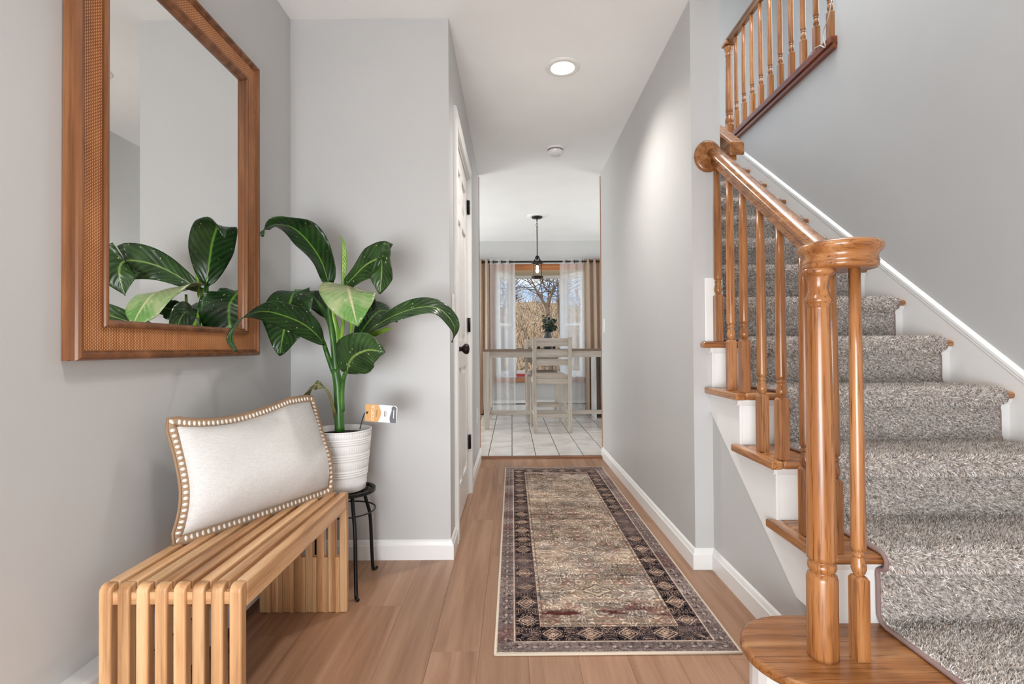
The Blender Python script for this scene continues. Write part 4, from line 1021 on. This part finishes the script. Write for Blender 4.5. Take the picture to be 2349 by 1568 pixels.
recessed('round white recessed ceiling light, lit, in the hall', (.282, 2.716, ZC), 56, 140)
fx = thing('added_dome_light', 'added white dome ceiling light over the foyer, out of view above the camera', 'ceiling light', (-.05, .85, ZC))  # dome and its spot are added to light the foyer, outside the view
MB().lathe([(.14, 0), (.14, -.018), (.132, -.022)], n=40, cap=False).build('base_ring', M['white'], fx)
MB().lathe([(.132, -.018), (.128, -.040), (.105, -.058), (.06, -.068), (0, -.070)], n=40, cap=False).build('diffuser', emit('dome_diffuser', (1, .97, .93), 3), fx)
fl_ = bpy.data.lights.new('added_dome_spot', 'SPOT'); fl_.energy = 46; fl_.spot_size = math.radians(142); fl_.spot_blend = 1.0; fl_.color = (1, .965, .93); fl_.shadow_soft_size = .11
fo = bpy.data.objects.new('added_dome_spot', fl_); COL.objects.link(fo); fo.parent = fx; fo.location = (0, 0, -.076)
sd = thing('smoke_detector', 'small round white smoke detector on the hall ceiling', 'smoke detector', (.338, 3.835, ZC))
MB().lathe([(.072, 0), (.071, -.008), (.066, -.012), (.058, -.012)], n=36, cap=False).build('base', M['white'], sd)
MB().lathe([(.058, -.010), (.056, -.014), (.056, -.020)], n=36, cap=False).build('vent_slot', plain('vent_grey', (120, 118, 114), .6), sd)
MB().lathe([(.0, -.020), (.058, -.020), (.058, -.026), (.050, -.040), (.042, -.048), (.0, -.050)], n=36, cap=False).build('cover', plain('glossy_white', (240, 238, 236), .15), sd)
def plate(name, label, cat, loc, rz, kind):
    p = thing(name, label, cat, loc, rz)      # built facing -Y locally
    MB().box(-.035, .035, -.006, 0, -.058, .058).build('plate', M['white'], p, .003)
    if kind == 'switch': MB().prism([(-.006, -.034), (-.011, -.034), (-.008, 0), (-.006, .0), (-.0065, .034), (-.006, .034)], 'X', -.017, .017).build('rocker', M['white'], p)
    else:
        for z in (-.02, .02): MB().lathe([(.015, 0), (.0165, .0)], n=4); MB().box(-.0165, .0165, -.008, -.005, z-.0145, z+.0145).build('socket', M['white'], p, .004)
    return p
plate('light_switch', 'white light switch on the hall wall next to the dining doorway', 'switch', (XR, 4.27, 1.13), -PI/2, 'switch')
plate('light_switch', 'white light switch beside the closet door casing', 'switch', (XL, 2.41, 1.15), PI/2, 'switch')
plate('wall_outlet', 'white wall outlet low on the hall wall past the closet door', 'outlet', (XL, 4.0, .416), PI/2, 'outlet')
# ================================================================= dining room
FZ = .0165   # tile surface
tb = thing('dining_table', 'whitewashed counter-height dining table with brown wood top', 'table', (.44, 6.26, FZ))
TX0, TX1, TY0, TY1, TZ = -.335, 1.24, 5.80, 6.70, .932
TL_ = Vector((.44, 6.26, FZ))
def tpart(mb, name, mat, bevel=0): return mb.build(name, mat, tb, bevel, loc=-TL_)
tpart(MB().box(TX0, TX1, TY0, TY1, TZ-.022, TZ), 'tabletop', M['brownX'], .003)
i_ = .028
for nm, b in (('apron', (TX0+i_, TX1-i_, TY0+i_, TY0+i_+.022)), ('apron', (TX0+i_, TX1-i_, TY1-i_-.022, TY1-i_)), ('apron', (TX0+i_, TX0+i_+.022, TY0+.06, TY1-.06)), ('apron', (TX1-i_-.022, TX1-i_, TY0+.06, TY1-.06))):
    tpart(MB().box(*b, TZ-.095, TZ-.022), nm, M['washX'])
for x in (TX0+.005, TX1-.078):
    for y in (TY0+.008, TY1-.081):
        w_ = .073; mb = MB(); inx = .018 if x < .4 else -.0; 
        a = (x, x+w_, y, y+w_); b = (x+.012, x+w_-.012, y+.012, y+w_-.012)
        mb.add([(a[0], a[2], TZ-.022), (a[1], a[2], TZ-.022), (a[1], a[3], TZ-.022), (a[0], a[3], TZ-.022), (a[0], a[2], .32), (a[1], a[2], .32), (a[1], a[3], .32), (a[0], a[3], .32), (b[0], b[2], FZ), (b[1], b[2], FZ), (b[1], b[3], FZ), (b[0], b[3], FZ)],
               [(0, 1, 2, 3), (8, 11, 10, 9)]+[(k*4+i, k*4+(i+1) % 4, k*4+4+(i+1) % 4, k*4+4+i) for k in (0, 1) for i in range(4)])
        tpart(mb, 'leg', M['washZ'], .003)
tpart(MB().box(TX0+.035, TX0+.060, TY0+.07, TY1-.07, .13, .18), 'stretcher', M['washY']); tpart(MB().box(TX1-.060, TX1-.035, TY0+.07, TY1-.07, .13, .18), 'stretcher', M['washY'])
tpart(MB().box(TX0+.060, TX1-.060, 6.235, 6.265, .13, .18), 'stretcher', M['washX'])

def make_chair(label):
    c = thing('counter_chair', label, 'chair', group='counter chairs at the dining table')
    # local: chair faces +Y, back at y=0, width .44
    wd, dp = .43, .46
    for sx_ in (-1, 1):   # rear legs run up into back posts, raked
        x = sx_*(wd/2-.02)
        mb = MB(); pts = [(x*.97, -.055, 0), (x, -.008, .30), (x, .0, .60), (x, -.045, 1.045)]
        mb.sweep([(-.02, -.022), (.02, -.022), (.02, .022), (-.02, .022)], [(p, (1, 0, 0), (0, 1, 0)) for p in pts], smooth=False)
        mb.build('back_leg', M['washZ'], c, .003)
        mb = MB().sweep([(-.022, -.022), (.022, -.022), (.022, .022), (-.022, .022)], [((x*1.0, dp-.02, 0), (.8, 0, 0), (0, .8, 0)), ((x, dp-.02, .58), (1, 0, 0), (0, 1, 0))], smooth=False)
        mb.build('front_leg', M['washZ'], c, .003)
        MB().box(x-.010, x+.010, .02, dp-.04, .18, .215).build('side_stretcher', M['washY'], c)
        MB().box(x-.012, x+.012, .02, dp-.04, .535, .59).build('side_rail', M['washY'], c)
    for z0, z1 in ((.945, 1.035), (.838, .912), (.735, .805)):
        yb_ = -.005-.04*((z0-.6)/.44)
        mb = MB(); n_ = 8
        pr_ = []
        for k in range(n_+1):
            u = k/n_*2-1; pr_.append((u*(wd/2-.038), yb_-.012*(1-u*u)))
        poly = [(a, b-.009) for a, b in pr_]+[(a, b+.009) for a, b in reversed(pr_)]
        mb.prism(poly, 'Z', z0, z1); mb.build('back_slat', M['washX'], c)
    MB().box(-wd/2+.04, wd/2-.04, -.011, .011, .535, .59).build('rear_rail', M['washX'], c)
    MB().box(-wd/2+.04, wd/2-.04, dp-.032, dp-.01, .535, .59).build('front_rail', M['washX'], c)
    MB().box(-wd/2+.04, wd/2-.04, -.035, -.015, .165, .200).build('rear_stretcher', M['washX'], c)
    MB().box(-wd/2+.04, wd/2-.04, dp-.03, dp-.01, .225, .260).build('foot_rest', M['washX'], c)
    mb = MB(); n_ = 14; vs = []; 
    for i in range(n_+1):
        for j in range(n_+1):
            u, v = i/n_*2-1, j/n_*2-1; k = max(0, (1-abs(u)**5)*(1-abs(v)**5))**.5
            vs.append((u*.205, .215+v*.225, .592+.052*k))
    fs = [(i*(n_+1)+j, (i+1)*(n_+1)+j, (i+1)*(n_+1)+j+1, i*(n_+1)+j+1) for i in range(n_) for j in range(n_)]
    b = len(vs); vs += [(-.205, -.01, .59), (-.205, .44, .59), (.205, .44, .59), (.205, -.01, .59)]
    mb.add(vs, fs+[(b, b+1, b+2, b+3)], True)
    t = NT('seat_fabric'); nz = t.noise(t.mapping(), 180, 2); t.l(t.ramp(nz, [(.3, rgba((168, 154, 142))), (.7, rgba((196, 184, 172)))]), t.b.inputs['Base Color']); t.set(Roughness=.85)
    mb.build('seat_cushion', t.m, c)
    return c
ch = make_chair('whitewashed ladder-back counter chair, near side of the dining table'); ch.location = (.440, 5.610, FZ); ch.rotation_euler = (0, 0, math.radians(1.5))
c2 = ch.copy(); COL.objects.link(c2); c2['label'] = 'whitewashed ladder-back counter chair, far side of the dining table'
for k in ch.children:
    q = k.copy(); COL.objects.link(q); q.parent = c2
c2.location = (.385, 6.72, FZ); c2.rotation_euler = (0, 0, PI+math.radians(1))

# vase with eucalyptus
vz = thing('flower_vase', 'dark grey vase with eucalyptus sprigs on the dining table', 'vase', (.435, 6.20, TZ))
MB().lathe([(.040, 0), (.048, .01), (.054, .06), (.055, .11), (.048, .145), (.036, .170), (.034, .195), (.040, .215), (.036, .215), (.030, .195), (.030, .16)], n=24).build('vase_body', plain('charcoal_ceramic', (62, 62, 64), .6), vz)
gr = plain('eucalyptus_green', (44, 58, 44), .6); gw = plain('eucalyptus_pale', (178, 178, 166), .6)
rv = random.Random(4)
for k in range(14):
    a = rv.uniform(0, 2*PI); R_ = rv.uniform(.03, .15); hgt = rv.uniform(.27, .44) if R_ < .08 else rv.uniform(.24, .36)
    tip = Vector((R_*math.cos(a), R_*math.sin(a), hgt)); pts = spline([(0, 0, .14), tip*.45+Vector((0, 0, .10)), tip], 12)
    sp_ = MB().tube(pts, .0022, 5).build('sprig', gr, vz)
    mb = MB(); mw = MB()
    for i in range(4, 12):
        for sd_ in (-1, 1):
            p = pts[i]; d_ = Vector((rv.uniform(-1, 1), rv.uniform(-1, 1), rv.uniform(-.4, .7))).normalized(); nrm_ = d_.cross(Vector((rv.uniform(-1, 1), rv.uniform(-1, 1), rv.uniform(-1, 1)))).normalized()
            r_ = rv.uniform(.014, .022); c_ = p+d_*r_; b_ = d_.cross(nrm_); tgt = mw if rv.random() < .16 else mb
            vs = [c_+(d_*math.cos(2*PI*q/8)+b_*math.sin(2*PI*q/8)*.85)*r_ for q in range(8)]+[c_+nrm_*.0015]
            tgt.add(vs, [(q, (q+1) % 8, 8) for q in range(8)]+[tuple(range(7, -1, -1))])
    if mb.v: mb.build('leaves', gr, sp_)
    if mw.v: mw.build('pale_leaves', gw, sp_)
# small dark candle holders along the table
for x, lab in ((.335, 'small black square candle holder on the dining table, leftmost of three'), (.475, 'small black square candle holder on the dining table, middle of three'), (.530, 'small black square candle holder on the dining table, rightmost of three')):
    c = thing('candle_holder', lab, 'candle holder', (x, 6.42, TZ), group='black candle holders on the table')
    mb = MB(); mb.box(-.017, .017, -.017, .017, 0, .008).box(-.017, -.013, -.017, .017, .008, .045).box(.013, .017, -.017, .017, .008, .045).box(-.013, .013, -.017, -.013, .008, .045).box(-.013, .013, .013, .017, .008, .045)
    mb.build('holder_body', M['black'], c); MB().lathe([(.011, .008), (.011, .032)], n=12).build('candle', M['white'], c)

# pendant lantern
pd = thing('pendant_lantern', 'black metal pendant lantern with seeded glass over the dining table', 'pendant lamp', (.296, 5.82, ZC))
MB().lathe([(.115, .004), (.113, -.003), (.06, -.006)], n=36, cap=False).build('medallion', M['ceil'], pd)
MB().lathe([(.062, -.004), (.062, -.018), (.056, -.022), (.0, -.024)], n=28, cap=False).build('canopy', M['black'], pd)
mb = MB().tube([(0, 0, -.022), (0, 0, -.06)], .006, 8)
for i, z in enumerate((-.075, -.10)):
    mb.tube([((.010*math.cos(2*PI*k/14)) if i % 2 else 0, 0 if i % 2 else .010*math.cos(2*PI*k/14), z+.018*math.sin(2*PI*k/14)) for k in range(15)], .0025, 6, cap=False)
mb.tube([(0, 0, -.115), (0, 0, -.46)], .0055, 8); mb.build('stem', M['black'], pd)
zt, zb_ = -.535, -.70
mb = MB(); mb.lathe([(.016, -.455), (.020, -.47), (.018, -.49), (.012, -.50)], n=16)
for k in range(4):
    a = PI/4+PI/2*k; c, s_ = math.cos(a), math.sin(a)
    mb.tube([(.010*c, .010*s_, -.465), (.030*c, .030*s_, -.475), (.034*c, .034*s_, -.495), (.058*c, .058*s_, zt+.012), (.062*c, .062*s_, zt), (.062*c, .062*s_, zb_)], .0045, 6)
mb.build('cage', M['black'], pd)
for z0, z1 in ((zt-.004, zt+.016), (zb_-.012, zb_+.010)):
    mb = MB(); annulus(mb, .054, .068, z0, z1, 28); mb.build('band', M['bronze'], pd)
MB().lathe([(.054, zb_+.008), (.054, zt-.002)], n=28, cap=False).build('glass_shade', M['seed_glass'], pd)
MB().lathe([(.0, -.655), (.010, -.65), (.016, -.63), (.012, -.60), (.010, -.57), (.0, -.565)], n=14).build('bulb', emit('pendant_bulb', (1, .86, .66), 8), pd)
MB().lathe([(.013, -.565), (.013, -.51)], n=12).build('socket', M['black'], pd)

# curtains on one black rod
rd = thing('curtain_rod', 'thin black curtain rod above the bay window', 'curtain rod', (.41, 7.08, 2.148))
MB().tube([(-1.1, 0, 0), (1.1, 0, 0)], .0125, 12).build('rod', M['black'], rd)
for x in (-1.0, .0, 1.0): MB().box(x-.008, x+.008, -.004, YF-7.08, -.008, .008).build('bracket', M['black'], rd)
for x in (-1.1, 1.1): MB().lathe([(.0, -.03), (.022, -.02), (.028, 0), (.022, .02), (0, .03)], n=14).build('finial', M['black'], rd, loc=(x, 0, 0))
def curtain(name, label, x0, x1, folds, amp, mat, zt=2.185, zb=.03, seed=0, gather=0.0, group=None, lean=0):
    c = thing(name, label, 'curtain', ((x0+x1)/2, 7.08, zb), group=group)
    r_ = random.Random(seed); nx, nz = folds*14, 26; vs = []
    ph = r_.uniform(0, 6)
    for j in range(nz+1):
        v = j/nz; z = (zt-zb)*v
        for i in range(nx+1):
            u = i/nx; a = amp*(.75+.25*v)*math.sin(2*PI*folds*u+ph+.5*math.sin(3*v+seed)*(1-v))+amp*.3*math.sin(2*PI*folds*2.3*u+seed)*(1-v)
            xx = (x0+(x1-x0)*u)-(x0+x1)/2; xx = xx*(1-gather*math.sin(PI*v)*.5)+lean*(1-v)*u
            vs.append((xx, a, z))
    fs = [(j*(nx+1)+i, j*(nx+1)+i+1, (j+1)*(nx+1)+i+1, (j+1)*(nx+1)+i) for j in range(nz) for i in range(nx)]
    mb = MB(); mb.add(vs, fs, True); o = mb.build('panel', mat, c); md = o.modifiers.new('thick', 'SOLIDIFY'); md.thickness = .0015
    for k in range(folds):
        for ph2 in (0,):
            u = ((PI*(2*k)-ph)/(2*PI*folds)) % 1.0; xg = (x0+(x1-x0)*u)-(x0+x1)/2
            g_ = MB().tube([(0, .024*math.cos(2*PI*q/16), .024*math.sin(2*PI*q/16)) for q in range(17)], .004, 6, cap=False).build('grommet', M['bronze'], c); g_.location = (xg, 0, 2.148-zb)
    return c
def sheer_mat():
    t = NT('sheer_voile'); tr = t.n('BsdfTransparent'); tl_ = t.n('BsdfTranslucent'); tl_.inputs['Color'].default_value = (.95, .95, .95, 1)
    df = t.n('BsdfDiffuse'); df.inputs['Color'].default_value = (.93, .93, .92, 1); a1 = t.n('MixShader'); a1.inputs[0].default_value = .55
    t.l(df.outputs[0], a1.inputs[1]); t.l(tl_.outputs[0], a1.inputs[2]); a2 = t.n('MixShader'); a2.inputs[0].default_value = .29
    t.l(tr.outputs[0], a2.inputs[1]); t.l(a1.outputs[0], a2.inputs[2]); t.l(a2.outputs[0], t.o.inputs[0]); return t.m
SH = sheer_mat()
t = NT('taupe_linen'); nz = t.noise(t.mapping((3, 3, 120)), 6, 3); nz2 = t.noise(t.mapping((160, 160, 2)), 3, 2)
t.l(t.ramp(t.math('MULTIPLY_ADD', nz, .5, t.math('MULTIPLY', nz2, .5)), [(.3, rgba((152, 130, 112))), (.7, rgba((184, 162, 143)))]), t.b.inputs['Base Color']); t.set(Roughness=.9); t.bump(nz2, .3, .001)
curtain('taupe_curtain', 'taupe brown curtain left of the white sheer curtain', -.66, -.312, 4, .035, t.m, seed=1, group='taupe curtains')
curtain('taupe_curtain', 'taupe brown curtain at the right end of the curtain rod', 1.02, 1.38, 4, .035, t.m, seed=3, group='taupe curtains')
curtain('sheer_curtain', 'sheer white curtain hanging left of the bay window glass', -.300, .045, 3, .022, SH, seed=5, group='sheer curtains')
curtain('sheer_curtain', 'sheer white curtain hanging right of the bay window glass', .675, 1.012, 3, .022, SH, seed=8, group='sheer curtains')

# books on the bay seat
bz = BZ0+.0125
o = box('book', plain('red_cover', (176, 44, 44), .4), .06, .34, 7.30, 7.50, bz, bz+.040, None, .002); tag(o, 'thick red book lying on the window seat under the white one', 'book')
o = box('book', plain('cream_cover', (226, 220, 210), .5), .07, .33, 7.31, 7.49, bz+.0402, bz+.085, None, .002); tag(o, 'cream white book lying on top of the red book on the window seat', 'book')

# low cabinet by the window wall
cbn = thing('low_cabinet', 'low cabinet with white side panel standing right of the dining table', 'cabinet', (1.36, 6.92, FZ))
MB().box(-.27, -.25, -.22, .10, 0, .84).build('side_panel', M['trim'], cbn); MB().box(.25, .27, -.22, .10, 0, .84).build('side_panel', M['trim'], cbn)
MB().box(-.25, .25, -.18, .10, .05, .84).build('body', M['trim'], cbn); MB().box(-.28, .28, -.225, .10, .8402, .86).build('top', M['brownX'], cbn)
for a, b in ((-.248, -.002), (.002, .248)):
    dd_ = MB().box(a, b, -.215, -.1805, .06, .835).build('door', M['brownZ'], cbn, .002)
    MB().lathe([(.006, 0), (.010, .012), (.0, .016)], n=10).build('knob', M['bronze'], dd_).matrix_local = Matrix.Translation((-.03 if a < -.1 else .03, -.215, .5)) @ Matrix.Rotation(PI/2, 4, 'X')

# ================================================================= back yard seen through the bay window
rb = random.Random(12)
t = NT('winter_ground'); nz = t.noise(t.mapping(), 2.5, 6, .7); t.l(t.ramp(nz, [(.3, rgba((112, 92, 70))), (.5, rgba((160, 136, 106))), (.7, rgba((192, 170, 140)))]), t.b.inputs['Base Color']); t.set(Roughness=1); t.bump(nz, .8, .2)
# hillside
def hz(x, y):
    k = min(1, max(0, (y-13)/26)); k = k*k*(3-2*k)
    return -.7+k*(4.6+.020*x+.25*math.sin(x*.35+1)+.2*math.sin(x*.9))+.10*math.sin(x*1.3+y*.9)
nx, ny = 60, 60; vs = [(-25+50*i/nx, 8+52*j/ny, hz(-25+50*i/nx, 8+52*j/ny)) for j in range(ny+1) for i in range(nx+1)]
mb = MB(); mb.add(vs, [(j*(nx+1)+i, j*(nx+1)+i+1, (j+1)*(nx+1)+i+1, (j+1)*(nx+1)+i) for j in range(ny) for i in range(nx)], True)
o = mb.build('hillside', t.m); tag(o, 'brown winter hillside rising behind the back yard', 'hill', kind='structure')
def branch(mb, p, d, L, r, depth, rr_):
    n = 4; pts = [p]; 
    for i in range(n):
        d = (d+Vector((rr_.uniform(-.22, .22), rr_.uniform(-.22, .22), rr_.uniform(-.12, .2)))).normalized(); pts.append(pts[-1]+d*(L/n))
    mb.tube(pts, [r*(1-.45*i/n) for i in range(n+1)], 5 if depth > 1 else 3, cap=False)
    if depth <= 0: return
    for k in range(rr_.choice((2, 3, 3))):
        i = rr_.randint(2, n); nd = (d+Vector((rr_.uniform(-.9, .9), rr_.uniform(-.7, .7), rr_.uniform(-.25, .7)))).normalized()
        branch(mb, pts[i], nd, L*rr_.uniform(.55, .8), r*.52, depth-1, rr_)
bark = plain('bare_bark', (92, 74, 58), .9); bark2 = plain('tan_twigs', (172, 144, 114), .95)
def tree(label, base, fork, limbs, seed, r=.10):
    tr = thing('bare_tree', label, 'tree', tuple(base), group='bare trees in the back yard'); B_ = Vector(base); rr_ = random.Random(seed)
    MB().tube([Vector((0, 0, 0)), (Vector(fork)-B_)*.5+Vector((.05, 0, 0)), Vector(fork)-B_], [r*1.3, r*1.05, r], 8).build('trunk', bark, tr)
    mb = MB()
    for tip, rad in limbs:
        f = Vector(fork)-B_; tp = Vector(tip)-B_; pts = spline([f, f.lerp(tp, .5)+Vector((rr_.uniform(-.1, .1), 0, .05)), tp], 9)
        mb.tube(pts, [rad*(1-.65*i/8) for i in range(9)], 6, cap=False)
        for i in range(2, 9):
            for q in range(2):
                d_ = Vector((rr_.uniform(-1, 1), rr_.uniform(-.6, .6), rr_.uniform(-.1, 1))).normalized(); branch(mb, pts[i], d_, rr_.uniform(.3, .7), rad*.30, 1 if q else 2, rr_)
    mb.build('branches', bark, tr); return tr
fk = at(1256, 706, Y=12.5)
tree('forked bare tree standing in the middle of the window view', (fk.x+.05, 12.5, hz(fk.x, 12.5)-.05), fk, [(at(1221, 645, Y=12.5), .042), (at(1280, 650, Y=12.4), .036), (at(1262, 640, Y=12.7), .02)], 3, .052)
fk2 = at(1282, 715, Y=14.5); tree('slender bare tree at the right edge of the window view', (fk2.x+.1, 14.5, hz(fk2.x, 14.5)-.05), fk2, [(at(1279, 655, Y=14.5), .03), (at(1300, 660, Y=14.5), .025)], 9, .035)
fk3 = at(1150, 730, Y=13.5); tree('bare tree behind the left sheer curtain', (fk3.x, 13.5, hz(fk3.x, 13.5)-.05), fk3, [(at(1140, 660, Y=13.5), .05), (at(1165, 650, Y=13.5), .045)], 14, .06)
mb = MB(); mb2 = MB()
for k in range(1500):
    y = 13+rb.random()**1.3*24; x = rb.uniform(-2.5, 5.2)*y/16; p = Vector((x, y, hz(x, y)-.1)); L = rb.uniform(.9, 2.0)*(.7 if y < 18 else 1)
    d = Vector((rb.uniform(-.7, .7), rb.uniform(-.3, .3), 1)).normalized(); n = 4; pts = [p]
    for i in range(n): d = (d+Vector((rb.uniform(-.35, .35), 0, rb.uniform(-.15, .1)))).normalized(); pts.append(pts[-1]+d*(L/n))
    (mb if rb.random() < .5 else mb2).tube(pts, [.022, .017, .012, .008, .004], 3, cap=False)
    for q in range(3):
        i = rb.randint(1, 3); e = pts[i]+(d+Vector((rb.uniform(-1, 1), 0, rb.uniform(-.2, .6)))).normalized()*L*.4
        (mb if rb.random() < .5 else mb2).tube([pts[i], pts[i].lerp(e, .5)+Vector((0, 0, .03)), e], [.010, .007, .003], 3, cap=False)
br = mb2.build('brush_thicket', bark2); tag(br, 'tan leafless brush covering the hillside behind the house', 'brush', kind='stuff')
o = mb.build('dark_stems', bark, br); o['kind'] = 'stuff'
# plank fence at the bottom of the slope and the deck rail near the window
fc = thing('yard_fence', 'weathered wooden plank fence at the foot of the hillside', 'fence', (.8, 12.0, -.75))
x = -3.0; pm_f = MB().box(-.066, .066, -.01, .01, 0, 1.12).mesh('fence_plank')
while x < 3.2:
    link('fence_plank', pm_f, M['fenceZ'], fc, 0, 2, (x, 0, rb.uniform(-.01, .01))); x += .142
for z in (.2, .85): MB().box(-3.1, 3.2, .012, .05, z, z+.08).build('rail', M['fenceX'], fc)
dk = thing('deck_railing', 'wooden deck rail beam with dark top edge just outside the bay window', 'railing', (.5, 9.2, -.7))
MB().box(-2.2, 2.2, -.06, .06, 1.60, 1.64).build('cap_board', M['fenceX'], dk); MB().box(-2.2, 2.2, -.03, .03, 1.53, 1.60).build('sub_rail', M['brownX'], dk)
for x in (-2.0, -.7, .9, 2.0): MB().box(x-.045, x+.045, -.045, .045, .0, 1.60).build('post', M['fenceZ'], dk)
MB().box(-2.2, 2.2, -1.3, .3, -.05, 0).build('deck_boards', M['fenceX'], dk)
